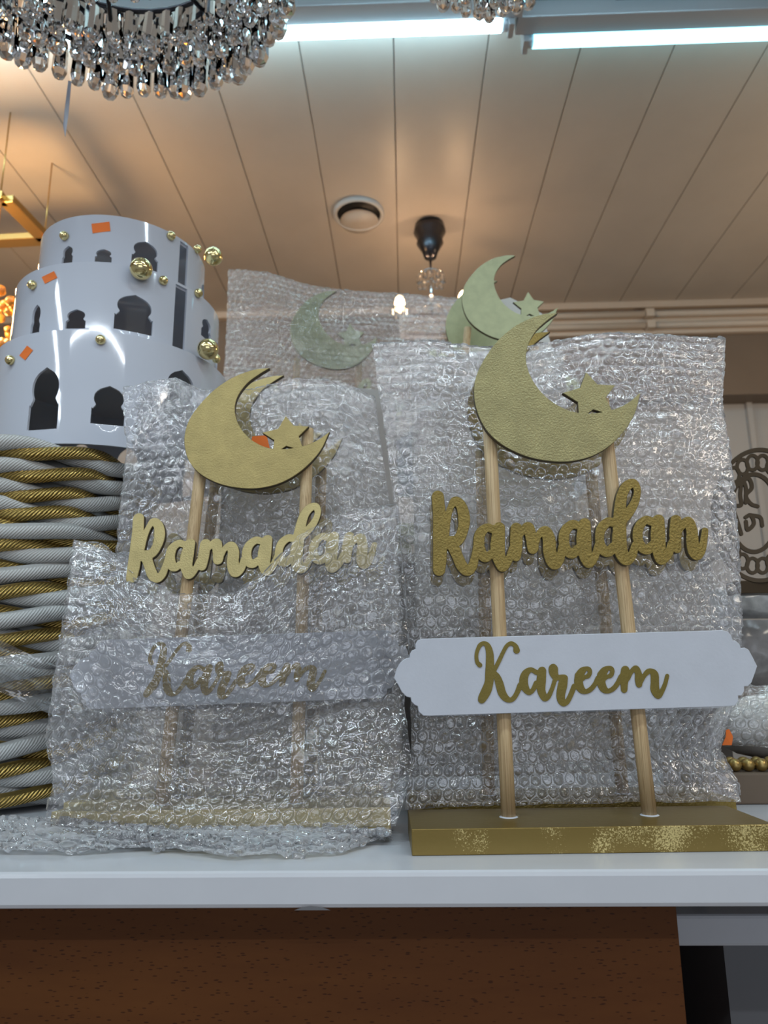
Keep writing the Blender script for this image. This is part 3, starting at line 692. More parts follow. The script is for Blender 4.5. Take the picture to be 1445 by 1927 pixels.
# right wrap (around D)
wr = wrapthing('clear bubble wrap pouch standing upright behind the right front sign', atY(1080, 1510, 0.70))
tE = [(700, 650, .735), (800, 641, .73), (880, 652, .73), (960, 660, .73), (1040, 645, .735), (1130, 628, .735), (1240, 631, .735), (1363, 640, .74)]
bE = [(763, 1522, .700), (1080, 1512, .700), (1392, 1509, .705)]
lE = [(763, 1522, .700), (775, 1400, .71), (768, 1200, .715), (742, 950, .72), (722, 800, .73), (700, 650, .735)]
rE = [(1392, 1509, .705), (1385, 1470, .71), (1352, 1410, .715), (1378, 1320, .715), (1395, 1180, .715), (1386, 1000, .72), (1372, 850, .725), (1356, 760, .735), (1363, 640, .74)]
wrap_sheet('front_sheet', tE, bE, lE, rE, 21, wr)
sh = lambda E, d: [(x, y, Y+d) for x, y, Y in E]
wrap_sheet('rear_sheet', sh(tE, .03), sh(bE, .10), sh(lE, .05), sh(rE, .05), 22, wr, 'wrap_back', coarse=True, seg=12)
# left rear wrap (around C)
wl = wrapthing('clear bubble wrap pouch rising behind the left front sign up to its crescent', atY(480, 1500, 0.745))
tE = [(232, 730, .752), (330, 712, .75), (375, 735, .75), (470, 735, .752), (560, 712, .755), (640, 718, .755), (705, 748, .75)]
bE = [(225, 1520, .745), (480, 1515, .745), (752, 1515, .745)]
lE = [(225, 1520, .745), (215, 1200, .748), (222, 1000, .75), (238, 850, .75), (232, 730, .752)]
rE = [(752, 1515, .745), (750, 1200, .75), (740, 1000, .75), (722, 880, .75), (705, 748, .75)]
wrap_sheet('front_sheet', tE, bE, lE, rE, 31, wl)
wrap_sheet('rear_sheet', sh(tE, .05), sh(bE, .10), sh(lE, .07), sh(rE, .07), 32, wl, 'wrap_back', coarse=True)
p = atY(491, 829, .7405)
mesh_obj('price_sticker', [p+np.array([a_, 0, b_]) for a_, b_ in ((-0.011, -0.009), (0.010, -0.009), (0.006, 0.006), (-0.010, 0.005))], [(0, 1, 2, 3)], 'orange', wl)['label'] = 'orange price sticker'
# left front wrap (over B)
wb = wrapthing('crumpled bubble wrap pulled up over the lower half of the left front sign', atY(420, 1560, 0.655))
tE = [(140, 1018, .700), (190, 1022, .698), (245, 1075, .694), (330, 1120, .690), (440, 1118, .683), (500, 1075, .680), (560, 1010, .678), (640, 965, .676), (748, 950, .685)]
bE = [(80, 1562, .632), (300, 1562, .636), (520, 1560, .636), (745, 1554, .637)]
lE = [(80, 1562, .632), (100, 1470, .643), (86, 1395, .652), (98, 1300, .655), (125, 1170, .665), (140, 1018, .700)]
rE = [(745, 1554, .637), (775, 1450, .655), (760, 1330, .68), (768, 1200, .68), (748, 950, .685)]
wrap_sheet('front_sheet', tE, bE, lE, rE, 41, wb, 'wrap_front', amp=0.0035)
bE2 = [(100, 1515, .74), (420, 1510, .74), (745, 1505, .74)]
tE2 = [(140, 1018, .735), (440, 1118, .735), (560, 1050, .735), (748, 950, .735)]
lE2 = [(100, 1515, .74), (98, 1300, .72), (140, 1018, .735)]; rE2 = [(745, 1505, .74), (760, 1330, .72), (748, 950, .735)]
wrap_sheet('rear_sheet', tE2, bE2, lE2, rE2, 42, wb, 'wrap_back', coarse=True)
# crumpled hem lying on the counter
def zline(P): 
    Q = np.array(P); L = np.r_[0, np.cumsum(np.linalg.norm(np.diff(Q, axis=0), axis=1))]; return (Q, L/L[-1], L[-1])
top_ = [atY(0, 1545, .68)+[-.03, 0, 0], atY(90, 1540, .645), atY(300, 1562, .630), atY(520, 1560, .628), atY(735, 1562, .630)]
bot_ = [atZ(-60, 1600, SH+.003), atZ(120, 1602, SH+.003), atZ(300, 1592, SH+.004), atZ(430, 1612, SH+.003), atZ(560, 1608, SH+.003), atZ(650, 1600, SH+.003), atZ(735, 1570, SH+.004)]
T_, B_ = zline(top_), zline(bot_)
wrap_sheet('crumpled_hem', T_, B_, zline([bot_[0], top_[0]]), zline([bot_[-1], top_[-1]]), 51, wb, raw=True, amp=0.010, folds=3)
top2 = [p+np.array([0, 0.002, -0.001]) for p in top_]; bot2 = [p+np.array([0, .012, 0.004]) for p in bot_]
T_, B_ = zline(top2), zline(bot2)
wrap_sheet('hem_fold', T_, B_, zline([bot2[0], top2[0]]), zline([bot2[-1], top2[-1]]), 52, wb, raw=True, amp=0.008, folds=3, coarse=True, seg=8)
# rear tall wrap (around E)
we = wrapthing('tall bubble wrap pouch on the riser around the left rear crescent sign', atY(650, 930, 1.24))
tE = [(430, 508, 1.235), (500, 513, 1.235), (590, 540, 1.235), (680, 550, 1.235), (780, 556, 1.235), (868, 563, 1.235)]
bE = [(415, 930, 1.22), (650, 930, 1.22), (880, 930, 1.22)]
lE = [(415, 930, 1.22), (418, 750, 1.23), (425, 650, 1.235), (430, 508, 1.235)]
rE = [(880, 930, 1.22), (878, 700, 1.23), (868, 563, 1.235)]
PB0 = PITCH_B; PITCH_B = 0.0125
wrap_sheet('front_sheet', tE, bE, lE, rE, 61, we, 'wrap_thin', amp=0.005, seg=8)
wrap_sheet('rear_sheet', sh(tE, .05), sh(bE, .09), sh(lE, .07), sh(rE, .07), 62, we, 'wrap_milky', coarse=True, seg=6)
PITCH_B = PB0

# ------------------------------------------------------------------ white and gold rope basket
bc = np.array([atY(-8, 1300, .91)[0], .91]); BR = 0.172
zt = atY(60, 822, .745)[2]
root = thing('rope_basket', (bc[0], bc[1], SH), 'round basket of twisted white and gold rope at the left edge', 'basket')
nrow = 17; hh = (zt-SH)/nrow
lathe('liner', [(0.0001, 0.003), (BR-0.018, 0.003), (BR-0.014, 0.01), (BR-0.012, zt-SH-0.01), (BR-0.016, zt-SH-0.012)], (bc[0], bc[1], SH), 'rope_white', root, 40)
for k in range(nrow):
    z = SH+.0045+(hh-.0003)*(k+0.5); Rk = BR-0.004+0.004*math.sin(k*1.7)+random.uniform(-.002, .002); ph = random.uniform(0, 2*PI); tw = random.choice([5, 6, 6, 7])
    row = thing_row = bpy.data.objects.new('rope_row', None); C.objects.link(row); row.parent = root; row.location = (0, 0, z-SH)
    row.empty_display_size = 0.02
    for st, (mt_, rad, po) in enumerate((('rope_white', 0.0094, 0), ('rope_gold', 0.0078, PI))):
        path = []; n_ = tw*24
        for i in range(n_):
            a_ = 2*PI*i/n_; q = a_*tw+ph+po
            rr_ = Rk+0.0065*math.cos(q); zz = z+0.0062*math.sin(q)+0.0025*math.sin(3*a_+k)+0.003
            path.append((bc[0]+rr_*math.cos(a_), bc[1]+rr_*math.sin(a_), zz))
        v, f, uv = tube_v(path, rad, 8, True)
        mesh_obj('white_strand' if st == 0 else 'gold_strand', v, f, mt_, row, True, uv)

# ------------------------------------------------------------------ nested white arched cylinders
def cyl_hit(px, py, cx_, cy_, R):
    d = ray(px, py); ox, oy = CAM[0]-cx_, CAM[1]-cy_
    a_ = d[0]**2+d[1]**2; b__ = 2*(ox*d[0]+oy*d[1]); c_ = ox*ox+oy*oy-R*R; D_ = b__*b__-4*a_*c_
    t = (-b__-math.sqrt(max(D_, 0)))/(2*a_); p = CAM+d*t
    q_ = math.hypot(p[0]-cx_, p[1]-cy_); p = np.array([cx_+(p[0]-cx_)*R/q_, cy_+(p[1]-cy_)*R/q_, p[2]])
    return math.atan2(p[0]-cx_, -(p[1]-cy_)), p[2], p   # phi=0 faces the camera
SPH_BIG = sphere_mesh('large_ball', 0.0143, 'ball_gold', 20, 12); SPH_SM = sphere_mesh('small_ball', 0.0062, 'ball_gold', 14, 8)
def key_arch(s0, z0, w, h):
    prof = [(0.50, 0), (0.50, 0.36), (0.42, 0.44), (0.38, 0.50), (0.43, 0.58), (0.45, 0.68), (0.41, 0.80), (0.28, 0.90), (0.10, 0.965), (0, 1.0)]
    up = smooth_open([(a_, b__, 0) for a_, b__ in prof[1:]], 3)[:, :2].tolist(); prof = [prof[0], (0.5, 0.42)]+[tuple(q) for q in up[1:]]+[(0, 1.0)]
    R_ = [(s0+a_*w, z0+b__*h) for a_, b__ in prof]; L_ = [(s0-a_*w, z0+b__*h) for a_, b__ in prof[-2::-1]]
    return R_+L_
def tier(label, cx_, cy_, R, z0, z1, arches, slot, bigs, smalls, sticker):
    root = thing('arched_cylinder_stand', (cx_, cy_, z0), label, 'stand', 'nested white arched stands')
    Lh = PI*R; holes = []
    for (px, pyt, pyb, wpx, full) in arches:
        ph, zt_, p = cyl_hit(px, pyt, cx_, cy_, R); _, zb_, _ = cyl_hit(px, pyb, cx_, cy_, R)
        depth = (p-CAM)@_f; wm = wpx*depth/F
        holes.append(key_arch(ph*R, max(zb_, z0+0.004), wm, zt_-max(zb_, z0+0.004)))
    for q in (-2.9, -2.45, -2.0, 1.75, 2.2, 2.65):   # the pattern goes on round the back
        h_ = (z1-z0)*0.6; holes.append(key_arch(q*R, z0+0.006, 0.035, h_))
    if slot:
        p0, _, _ = cyl_hit(slot[0], slot[2], cx_, cy_, R); p1, _, _ = cyl_hit(slot[1], slot[2], cx_, cy_, R)
        holes.append([(p0*R, z0+0.003), (p1*R, z0+0.003), (p1*R, z1-0.0035), (p0*R, z1-0.0035)])
    nv = []; edges = []
    def ring(P):
        b_ = len(nv); nv.extend([Vector(p) for p in P]); n_ = len(P); edges.extend([(b_+i, b_+(i+1) % n_) for i in range(n_)])
    st = 0.006; ns = int(2*Lh/st)
    ring([(-Lh+2*Lh*i/ns, z0) for i in range(ns+1)]+[(Lh-2*Lh*i/ns, z1) for i in range(ns+1)])
    for hpoly in holes: ring(hpoly)
    for i in range(1, ns):
        for j in range(1, int((z1-z0)/0.01)): nv.append(Vector((-Lh+2*Lh*i/ns, z0+j*0.01+(z1-z0-int((z1-z0)/0.01)*0.01)/2)))
    ov, oe, of, *_ = geometry.delaunay_2d_cdt(nv, edges, [], 1, 1e-5)
    def inside(p, poly):
        c_ = False; n_ = len(poly); j = n_-1
        for i in range(n_):
            if (poly[i][1] > p[1]) != (poly[j][1] > p[1]) and p[0] < (poly[j][0]-poly[i][0])*(p[1]-poly[i][1])/(poly[j][1]-poly[i][1])+poly[i][0]: c_ = not c_
            j = i
        return c_
    hb = [(min(q[0] for q in h), max(q[0] for q in h), h) for h in holes]; fc = []
    for f in of:
        m_ = (sum(ov[i][0] for i in f)/len(f), sum(ov[i][1] for i in f)/len(f))
        if m_[1] < z0 or m_[1] > z1: continue
        if any(a_ < m_[0] < b_ and inside(m_, h) for a_, b_, h in hb): continue
        fc.append(tuple(f))
    vs = [(cx_+R*math.sin(p[0]/R), cy_-R*math.cos(p[0]/R), p[1]) for p in ov]
    wl_ = mesh_obj('wall', vs, fc, 'acrylic', root, smooth=True)
    md = wl_.modifiers.new('thickness', 'SOLIDIFY'); md.thickness = 0.003; md.offset = 0
    es = wl_.modifiers.new('sharp_rims', 'EDGE_SPLIT'); es.split_angle = math.radians(35)
    lathe('top_disc', [(0.0001, 0), (R-0.002, 0), (R-0.002, -0.003), (0.0001, -0.003)], (cx_, cy_, z1-0.003), 'acrylic', root, 48, False)
    for me_, L_ in ((SPH_BIG, bigs), (SPH_SM, smalls)):
        for (px, py) in L_:
            _, _, p = cyl_hit(px, py, cx_, cy_, R); o_ = np.array([p[0]-cx_, p[1]-cy_, 0])/R
            inst('gold_ball', me_, p+o_*(0.013 if me_ is SPH_BIG else 0.004), root)
    px, py, dx, dy, rot = sticker; P = []
    for a_, b_ in ((-dx, -dy), (dx, -dy), (dx, dy), (-dx, dy)):
        q = (px+a_*math.cos(rot)-b_*math.sin(rot), py+a_*math.sin(rot)+b_*math.cos(rot)); _, _, p = cyl_hit(*q, cx_, cy_, R+0.0022); P.append(p)
    mesh_obj('price_sticker', P, [(0, 1, 2, 3)], 'orange', root)['label'] = 'small orange price sticker'
    return root
tx, ty = atY(221, 700, .95)[0], 0.95
Rb, Rm, Rt_ = 0.1545, 0.1385, 0.114
zt0 = zt+0.008; z1_ = cyl_hit(221, 626, tx, ty, Rb)[1]; z2_ = cyl_hit(230, 499, tx, ty, Rm)[1]; z3_ = cyl_hit(240, 411, tx, ty, Rt_)[1]
print('tiers', zt0, z1_, z2_, z3_)
tier('largest white arched cylinder, lowest of the three nested stands', tx, ty, Rb, zt0, z1_-0.001,
     [(90, 692, 808, 60, 0), (207, 727, 800, 58, 0), (342, 697, 800, 66, 0)], None, [(377, 661)], [(190, 642), (25, 680), (402, 676)], (49, 664, 12, 7, -0.9))
tier('middle white arched cylinder of the three nested stands', tx, ty, Rm, z1_, z2_-0.001,
     [(72, 574, 634, 24, 0), (145, 583, 619, 37, 0), (255, 556, 626, 68, 0), (388, 602, 640, 36, 0)], (326, 348, 600), [(262, 515)], [(66, 539), (305, 530), (369, 553)], (93, 522, 13, 7, -0.45))
tier('smallest white arched cylinder on top of the three nested stands', tx, ty, Rt_, z2_, z3_,
     [(130, 464, 497, 24, 0), (196, 470, 494, 30, 0), (275, 456, 506, 48, 0), (384, 506, 540, 16, 0)], (335, 351, 500), [(397, 482)], [(125, 447), (319, 446), (367, 470)], (190, 428, 17, 9, -0.12))

# ------------------------------------------------------------------ crystal chandeliers
def crystal_mesh(name, L, r, material='crystal', n=6):
    prof = [(0.0002, 0), (r*0.5, -L*0.02), (r*0.85, -L*0.10), (r*0.92, -L*0.40), (r, -L*0.82), (r*0.72, -L*0.95), (0.0002, -L)]
    V, Fc = lathe_v(prof, (0, 0, 0), n); me = bpy.data.meshes.new(name); me.from_pydata(V, [], Fc); me.materials.append(M[material]); return me
CRY = crystal_mesh('crystal', 0.078, 0.0125, n=8); CRY2 = crystal_mesh('crystal', 0.055, 0.010, n=8)
def chandelier(label, cx_, cy_, zr_, radii, name='crystal_chandelier', big=True):
    root = thing(name, (cx_, cy_, zr_), label, 'chandelier')
    for (R, dz, cnt, me_, sp) in radii:
        P = [(cx_+R*math.cos(2*PI*i/48), cy_+R*math.sin(2*PI*i/48), zr_+dz) for i in range(48)]
        rg = tube('metal_ring', P, 0.004, 'dark_metal', root, 8, True)
        for i in range(cnt):
            a_ = 2*PI*(i+0.3*random.random())/cnt; s = random.uniform(.88, 1.1)
            inst('crystal', me_, (cx_+(R+sp)*math.cos(a_), cy_+(R+sp)*math.sin(a_), zr_+dz-0.003), root, (random.uniform(-.05, .05), random.uniform(-.05, .05), random.uniform(0, 6)), (s, s, s))
    R0 = radii[0][0]
    for i in range(4):
        a_ = PI*i/4+0.3
        tube('spoke', [(cx_+R0*math.cos(a_), cy_+R0*math.sin(a_), zr_+radii[0][1]), (cx_-R0*math.cos(a_), cy_-R0*math.sin(a_), zr_+radii[0][1])], 0.0035, 'dark_metal', root, 8)
    tube('stem', [(cx_, cy_, zr_), (cx_, cy_, ZC-0.03)], 0.006, 'dark_metal', root)
    lathe('canopy', [(0.0001, -0.03), (0.05, -0.03), (0.055, -0.001)], (cx_, cy_, ZC), 'dark_metal', root, 24)
    return root
far = atZ(215, 108, 2.39); ccx, ccy = atZ(262, 0, 2.39)[0], far[1]-0.24
chandelier('large crystal chandelier with dark rings at the upper left', ccx, ccy, 2.39,
    [(0.24, 0, 64, CRY, 0.004), (0.228, 0.03, 60, CRY, -0.006), (0.215, 0.055, 54, CRY, -0.006), (0.19, 0.03, 44, CRY2, 0), (0.10, 0.0, 26, CRY2, 0), (0.055, -0.005, 12, CRY2, 0), (0.243, 0.075, 40, CRY, 0)])
p = atZ(970, 30, 2.55)
chandelier('small crystal chandelier cut off by the top edge right of centre', atZ(915, 0, 2.47)[0], atZ(915, 0, 2.47)[1]-0.10, 2.50,
    [(0.11, 0, 34, CRY2, 0), (0.085, -0.01, 26, CRY2, 0), (0.055, -0.016, 16, CRY2, 0), (0.02, -0.018, 6, CRY2, 0)])
# plastic tag hanging from the chandelier
pt = atZ(131, 152, 2.32); 
tg = mesh_obj('hanging_tag', [pt+np.array(d) for d in ((-.002, 0, 0), (.002, .002, 0), (.003, .001, -.06), (.002, 0, -.10), (-.003, 0, -.10+.02), (-.003, 0, -.05))], [(0, 1, 2, 3, 4, 5)], 'tag')
md = tg.modifiers.new('thickness', 'SOLIDIFY'); md.thickness = 0.0006
setp(tg, 'narrow clear plastic tag strip dangling under the large chandelier', 'tag')

# small far pendant with warm bulbs
pc = atZ(808, 424, ZC); py_ = pc[1]
root = thing('pendant_chandelier', (pc[0], py_, ZC), 'small black and chrome pendant with warm candle bulbs in the distance', 'chandelier')
lathe('canopy', [(0.0001, 0), (0.055, -0.002), (0.06, -0.03), (0.045, -0.06), (0.05, -0.075), (0.03, -0.11), (0.022, -0.135), (0.0001, -0.14)], pc, 'dark_metal', root, 20)
zbot = atY(806, 592, py_)[2]
tube('stem', [(pc[0], py_, ZC-.13), (pc[0], py_, zbot)], 0.005, 'chrome', root)
drop = crystal_mesh('glass_drop', 0.035, 0.009)
for i in range(12):
    a_ = 2*PI*i/12; inst('glass_drop', drop, (pc[0]+.045*math.cos(a_), py_+.045*math.sin(a_), atY(808, 518, py_)[2]-0.01*(i % 2)), root)
tube('drop_ring', [(pc[0]+.045*math.cos(a_), py_+.045*math.sin(a_), atY(808, 518, py_)[2]) for a_ in np.linspace(0, 2*PI, 24, endpoint=False)], 0.0025, 'chrome', root, 6, True)
zb_ = atY(752, 572, py_)[2]; rb_ = abs(atY(752, 572, py_)[0]-pc[0])
bulb = sphere_mesh('bulb', 0.019, 'bulb')
for i, a_ in enumerate((PI, -0.2)):
    bx, by = pc[0]+rb_*math.cos(a_), py_+rb_*math.sin(a_)
    tube('arm', [(pc[0], py_, zb_+0.02), (pc[0]+.5*(bx-pc[0]), py_+.5*(by-py_), zb_-0.05), (bx, by, zb_-0.05), (bx, by, zb_-0.015)], 0.0035, 'chrome', root, 8)
    inst('bulb', bulb, (bx, by, zb_), root, scale=(1, 1, 1.7))
    for q in range(6):
        a2 = a_+q*PI/3; c2 = (bx+.03*math.cos(a2), by+.03*math.sin(a2))
        inst('glass_drop', drop, (c2[0], c2[1], zb_-.02), root)
    point('warm_bulb_light', (bx, by, zb_+0.03), 2.2, (1.0, 0.62, 0.36), 0.012)
# gold frame pendant with amber crystals at the left
GY = 1.75
a = atY(2, 372, GY); b_ = atY(86, 462, GY-0.05)
root = thing('gold_frame_chandelier', (a[0]-0.1, GY, a[2]), 'gold framed chandelier with glowing amber crystals at the left edge', 'chandelier')
fx = [np.array([a[0]-.35, GY+.25, a[2]]), np.array([a[0], GY+.28, a[2]]), np.array([b_[0], GY-.02, a[2]]), np.array([b_[0]-.35, GY-.05, a[2]])]
az = atZ(10, 380, a[2]); bz = atZ(84, 455, a[2])
fx = [az+np.array([-.4, -.02, 0]), az, bz, bz+np.array([-.5, .02, 0])]
for i in range(3):
    A_, B2 = fx[i], fx[i+1]; d_ = (B2-A_)/np.linalg.norm(B2-A_); s_ = np.cross(d_, [0, 0, 1])*.022
    V = [q+s_*k+np.array([0, 0, zz]) for zz in (0, .022) for q in (A_, B2) for k in (-1, 1)]
    mesh_obj('frame_bar', V, [(0, 1, 3, 2), (4, 6, 7, 5), (0, 4, 5, 1), (2, 3, 7, 6), (0, 2, 6, 4), (1, 5, 7, 3)], 'brass', root, bevel=0.002)
for q in (az+np.array([-.01, -.01, 0]), bz+np.array([-.008, .01, 0])):
    tube('cord', [q, q+np.array([0, 0, -.22])], 0.006, 'cord_orange', root, 8)
    tube('hanger', [q, np.array([q[0], q[1], ZC])], 0.002, 'brass', root, 6)
amb = sphere_mesh('amber_crystal', 0.016, 'amber', 8, 6); am = (az+bz)/2
gz = atY(10, 620, am[1])
for i in range(110):
    t = random.random(); x = gz[0]+random.uniform(-.22, .045); z = gz[2]+random.uniform(-.11, .11); x -= .0
    if abs(z-gz[2]) > .12-0.0: continue
    inst('amber_crystal', amb, (x, am[1]+random.uniform(-.07, .05), z), root, scale=(random.uniform(.6, 1.1),)*3)
point('amber_light', (gz[0]-.06, am[1]-.01, gz[2]+.02), 6, (1.0, 0.52, 0.18), 0.05)
point('amber_light', (gz[0]-.10, am[1]-.1, gz[2]+.16), 13, (1.0, 0.58, 0.25), 0.05)
point('amber_light', (gz[0]-.10, am[1]-.25, gz[2]-.02), 2.5, (1.0, 0.58, 0.22), 0.05)

# ------------------------------------------------------------------ right hand background
# cardboard box with beads
bt = atY(1395, 1456, .80)[2]; xl_ = atY(1322, 1480, .80)[0]
setp(box('cardboard_box', xl_, xl_+.30, 0.80, 0.92, SH+.0003, bt, 'cardboard', None, .0015), 'brown cardboard box standing behind the right end of the gold base', 'box')
g_ = thing('bead_garland', (atY(1400, 1440, .815)[0], .815, bt), 'garland of round satin gold beads on the brown cardboard box', 'garland')
bd = sphere_mesh('bead', 0.0068, 'bead', 14, 10)
for i in range(10):
    inst('bead', bd, (atY(1357+i*24.5, 1424, .815)[0], .815+.001*math.sin(i), bt+.0068), g_)
for i in range(8):
    inst('bead', bd, (atY(1372+i*24.5, 1414, .832)[0], .832, bt+.0068), g_)
tube('string', [(atY(1357, 1424, .815)[0], .815, bt+.0068), (atY(1357+9*24.5, 1424, .815)[0], .815, bt+.0068)], .0008, 'bead', g_, 6)
# wrapped white bundle
wq = wrapthing('bundle of white goods in bubble wrap above the gold beads', atY(1420, 1380, .87))
cxq = atY(1440, 1345, .89); V, Fc = lathe_v([(max(.055*math.sin(PI*i/10), 1e-4), -.036*math.cos(PI*i/10)) for i in range(11)], (0, 0, 0), 20)
V = np.array(V); V = V*np.array([1.3, .9, 1])+np.array([cxq[0]+.01, .90, bt+.04]); V += np.random.RandomState(3).randn(*V.shape)*.0016
mesh_obj('foam_core', V, Fc, 'white_foam', wq, True)
q0 = lambda x, y, Y: (x, y, Y)
wrap_sheet('front_sheet', [(1362, 1300, 0.860), (1400, 1290, 0.855), (1445, 1292, 0.850), (1530, 1300, 0.860)], [(1340, 1400, 0.845), (1440, 1405, 0.835), (1540, 1405, 0.845)],
    [(1340, 1400, 0.845), (1345, 1350, 0.845), (1362, 1300, 0.860)], [(1540, 1405, 0.845), (1550, 1350, 0.845), (1530, 1300, 0.860)], 71, wq, amp=.004)
p = atY(1371, 1388, 0.835)
tgo = mesh_obj('orange_tag', [p+np.array(d) for d in ((-.008, 0, -.008), (.002, -.001, -.008), (.005, 0, .001), (.002, .001, .009), (-.002, 0, .008), (-.003, 0, .001))], [(0, 1, 2, 3, 4, 5)], 'orange')
md = tgo.modifiers.new('thickness', 'SOLIDIFY'); md.thickness = 0.0004
setp(tgo, 'small orange tag peeking out beside the bubble wrapped bundle', 'tag')
# shelf behind with packets and a filigree disc
zs = atY(1420, 1290, .98)[2]
root = thing('side_shelf', (.6, 1.0, zs), 'dark side shelf with packets at the right edge behind the wrapped sign', 'shelf')
xq = atY(1335, 1280, .93)[0]
box('shelf_board', xq, xq+.5, .93, 1.05, zs-.014, zs, 'cardboard', root, .001)
box('side_panel', xq+.48, xq+.5, .93, 1.05, SH, zs-.014, 'cardboard', root); box('side_panel', xq+.0, xq+.015, 1.0, 1.05, SH, zs-.014, 'cardboard', root)
def packet(label, px0, px1, pyb, pyt, Y, mt_, seed):
    P0 = atY(px0, pyb, Y); P1 = atY(px1, pyt, Y); n_ = 24; r_ = np.random.RandomState(seed); V = []; Fc = []
    xs_, zs_ = np.linspace(P0[0], P1[0], n_), np.linspace(P0[2], P1[2], 10)
    X_, Z_ = np.meshgrid(xs_, zs_); D_ = vnoise(X_, Z_, seed, [(30, 50, 1.0), (80, 80, .5)])*.006
    ed = np.minimum(1, 5*np.minimum(np.linspace(0, 1, n_), np.linspace(1, 0, n_)))[None, :]*np.minimum(1, 3*np.minimum(np.linspace(0.1, 1, 10), np.linspace(1, 0.1, 10)))[:, None]
    fr = np.stack([X_, Y-D_*ed-.012*ed, Z_], -1).reshape(-1, 3); bk = np.stack([X_, Y+.012*ed, Z_], -1).reshape(-1, 3)
    V = np.vstack([fr, bk]); off = n_*10
    for j in range(9):
        for i in range(n_-1):
            a_ = j*n_+i; Fc.append((a_, a_+1, a_+n_+1, a_+n_)); Fc.append((off+a_, off+a_+n_, off+a_+n_+1, off+a_+1))
    o_ = mesh_obj('plastic_packet', V, Fc, mt_, None, True); return setp(o_, label, 'packet')
M['packet'] = simple('grey_plastic_packet', (0.30, 0.29, 0.29), 0.16, 0, 60, 0.5, 0.35, 30)
M['packet2'] = simple('silver_plastic_packet', (0.55, 0.56, 0.56), 0.12, 0, 60, 0.5, 0.4, 40)
packet('crumpled grey plastic packet under the silver packet at the right edge', 1350, 1560, 1292, 1165, .97, 'packet', 5)
packet('flat silver plastic packet below the bronze filigree disc', 1340, 1560, 1165, 1105, .985, 'packet2', 6)
# filigree disc
def fz(L, r): return [(1300+x/2.535, 800+y/2.535, r/2.535) for x, y in L]
def ell(cx_, cy_, rx, ry, r, n_=28): return fz([(cx_+rx*math.cos(2*PI*i/n_), cy_+ry*math.sin(2*PI*i/n_)) for i in range(n_+1)], r)
FIL = [ell(330, 430, 225, 312, 9), ell(300, 420, 115, 185, 9),
       fz([(210, 385), (240, 380), (235, 330), (245, 265), (262, 300), (262, 370)], 8), fz([(230, 275), (275, 255), (290, 300), (262, 335), (285, 375), (318, 388)], 8),
       fz([(205, 410), (225, 470), (240, 520)], 8), fz([(260, 440), (285, 430), (300, 470), (270, 500), (262, 460)], 8), fz([(285, 430), (330, 440), (340, 480)], 8)]
for i in range(22):
    a_ = 2*PI*i/22; FIL.append(ell(318+172*math.cos(a_), 425+248*math.sin(a_), 27, 35, 7, 8))
FC = [thin(l, 2.0) for l in contour(FIL, 1.0, 6)]
PF = Plane(.96, -0.15)
root = thing('filigree_disc', PF.world(*PF.uv(1425, 1100)), 'round bronze openwork disc with script letters at the right edge', 'ornament')
board('openwork', toplane(FC, PF, .002), PF, 0, .003, 'bronze', root, side='bronze')
zz = PF.uv(1425, 1100)[1]; pz = PF.world(*PF.uv(1432, 1098)); box('foot', pz[0]-.03, pz[0]+.03, pz[1]-.0, pz[1]+.03, pz[2]-.012, pz[2]+.004, 'bronze', root, .001)
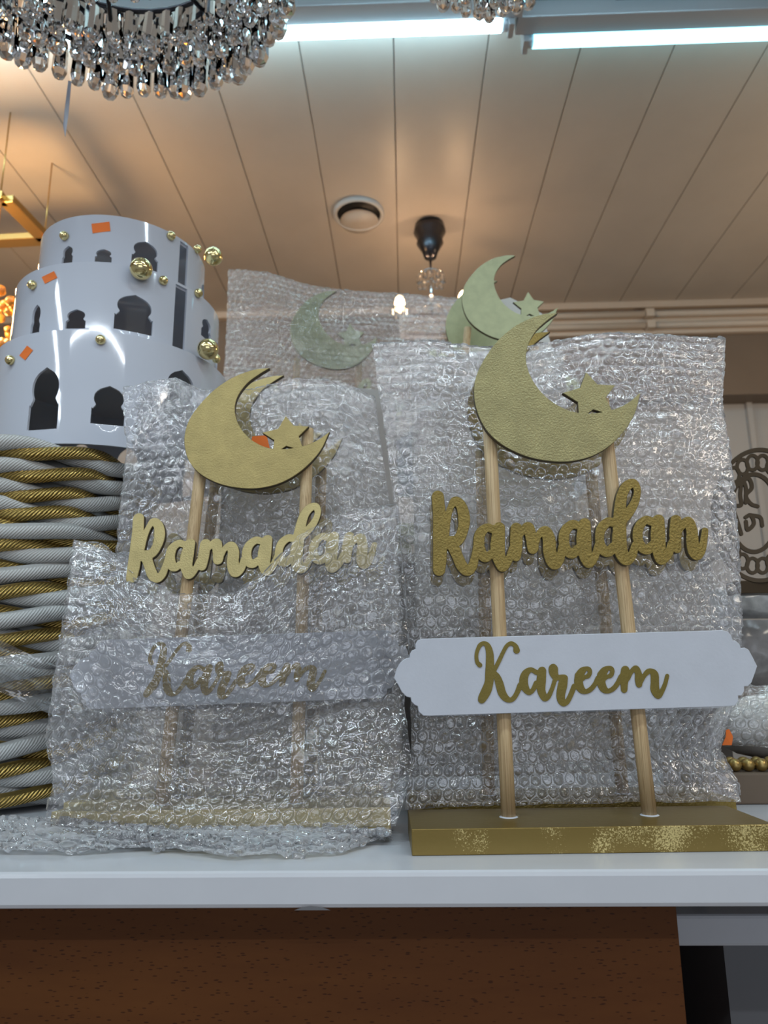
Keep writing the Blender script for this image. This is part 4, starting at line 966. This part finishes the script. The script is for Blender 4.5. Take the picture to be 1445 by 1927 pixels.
# folded white foam sheet behind the highest crescent
ws = mesh_obj('foam_sheet', *(lambda P: (np.vstack([P, P+np.array([0, .002, 0])]), [(0, 1, 2, 3, 4), (9, 8, 7, 6, 5), (0, 5, 6, 1), (1, 6, 7, 2), (2, 7, 8, 3), (3, 8, 9, 4), (4, 9, 5, 0)]))(np.array([atY(845, 700, 1.27), atY(848, 585, 1.27), atY(960, 560, 1.27), atY(1020, 590, 1.27), atY(1052, 700, 1.27)])), 'white_foam')
setp(ws, 'white foam sheet standing behind the highest crescent', 'foam sheet')
def foam(label, px0, px1, pyt, Y, seed):  # added sheet that gives the wraps a background tone
    A0, A1 = atY(px0, pyt, Y), atY(px1, pyt, Y); n_ = 30; r_ = 16; V = []; Fc = []
    X_, Z_ = np.meshgrid(np.linspace(A0[0], A1[0], n_), np.linspace(SH+.001, A0[2], r_)); D_ = vnoise(X_, Z_, seed, [(8, 5, 1), (20, 20, .4)])*.012
    top_w = vnoise(X_, Z_*0, seed+1, [(14, 1, 1)])*.02*(np.arange(r_)/(r_-1))[:, None]
    fr = np.stack([X_, Y-D_, Z_+top_w], -1).reshape(-1, 3)
    for j in range(r_-1):
        for i in range(n_-1): Fc.append((j*n_+i, j*n_+i+1, (j+1)*n_+i+1, (j+1)*n_+i))
    o_ = mesh_obj('foam_sheet', fr, Fc, 'grey_backing', None, True); md = o_.modifiers.new('thickness', 'SOLIDIFY'); md.thickness = .002
    return setp(o_, label, 'foam sheet')
foam('grey backing sheet added behind the right bubble wrap pouch', 772, 1060, 672, 1.03, 91)
foam('grey backing sheet added behind the left bubble wrap pouch', 425, 745, 742, 1.035, 92)
# thin clear film over the lower basket
def film_sheet():
    n_ = 40; V = []; Fc = []; r_ = np.random.RandomState(8)
    A, Z = np.meshgrid(np.linspace(-.25, 1.0, n_), np.linspace(SH+.115, SH+.165, n_)); D_ = vnoise(A, Z*5, 81, [(6, 12, 1), (20, 30, .5), (50, 60, .2)])*.008
    R_ = BR+.024+D_; V = np.stack([bc[0]+R_*np.sin(A), bc[1]-R_*np.cos(A), Z+.02*np.sin(A*5)], -1).reshape(-1, 3)
    for j in range(n_-1):
        for i in range(n_-1): Fc.append((j*n_+i, j*n_+i+1, (j+1)*n_+i+1, (j+1)*n_+i))
    return setp(mesh_obj('plastic_film', V, Fc, 'film', None, True), 'thin clear plastic film clinging to the lower side of the rope basket', 'film')
film_sheet()
print('tris', sum(len(o.data.polygons) for o in bpy.data.objects if o.type == 'MESH'), 'objs', len(bpy.data.objects))
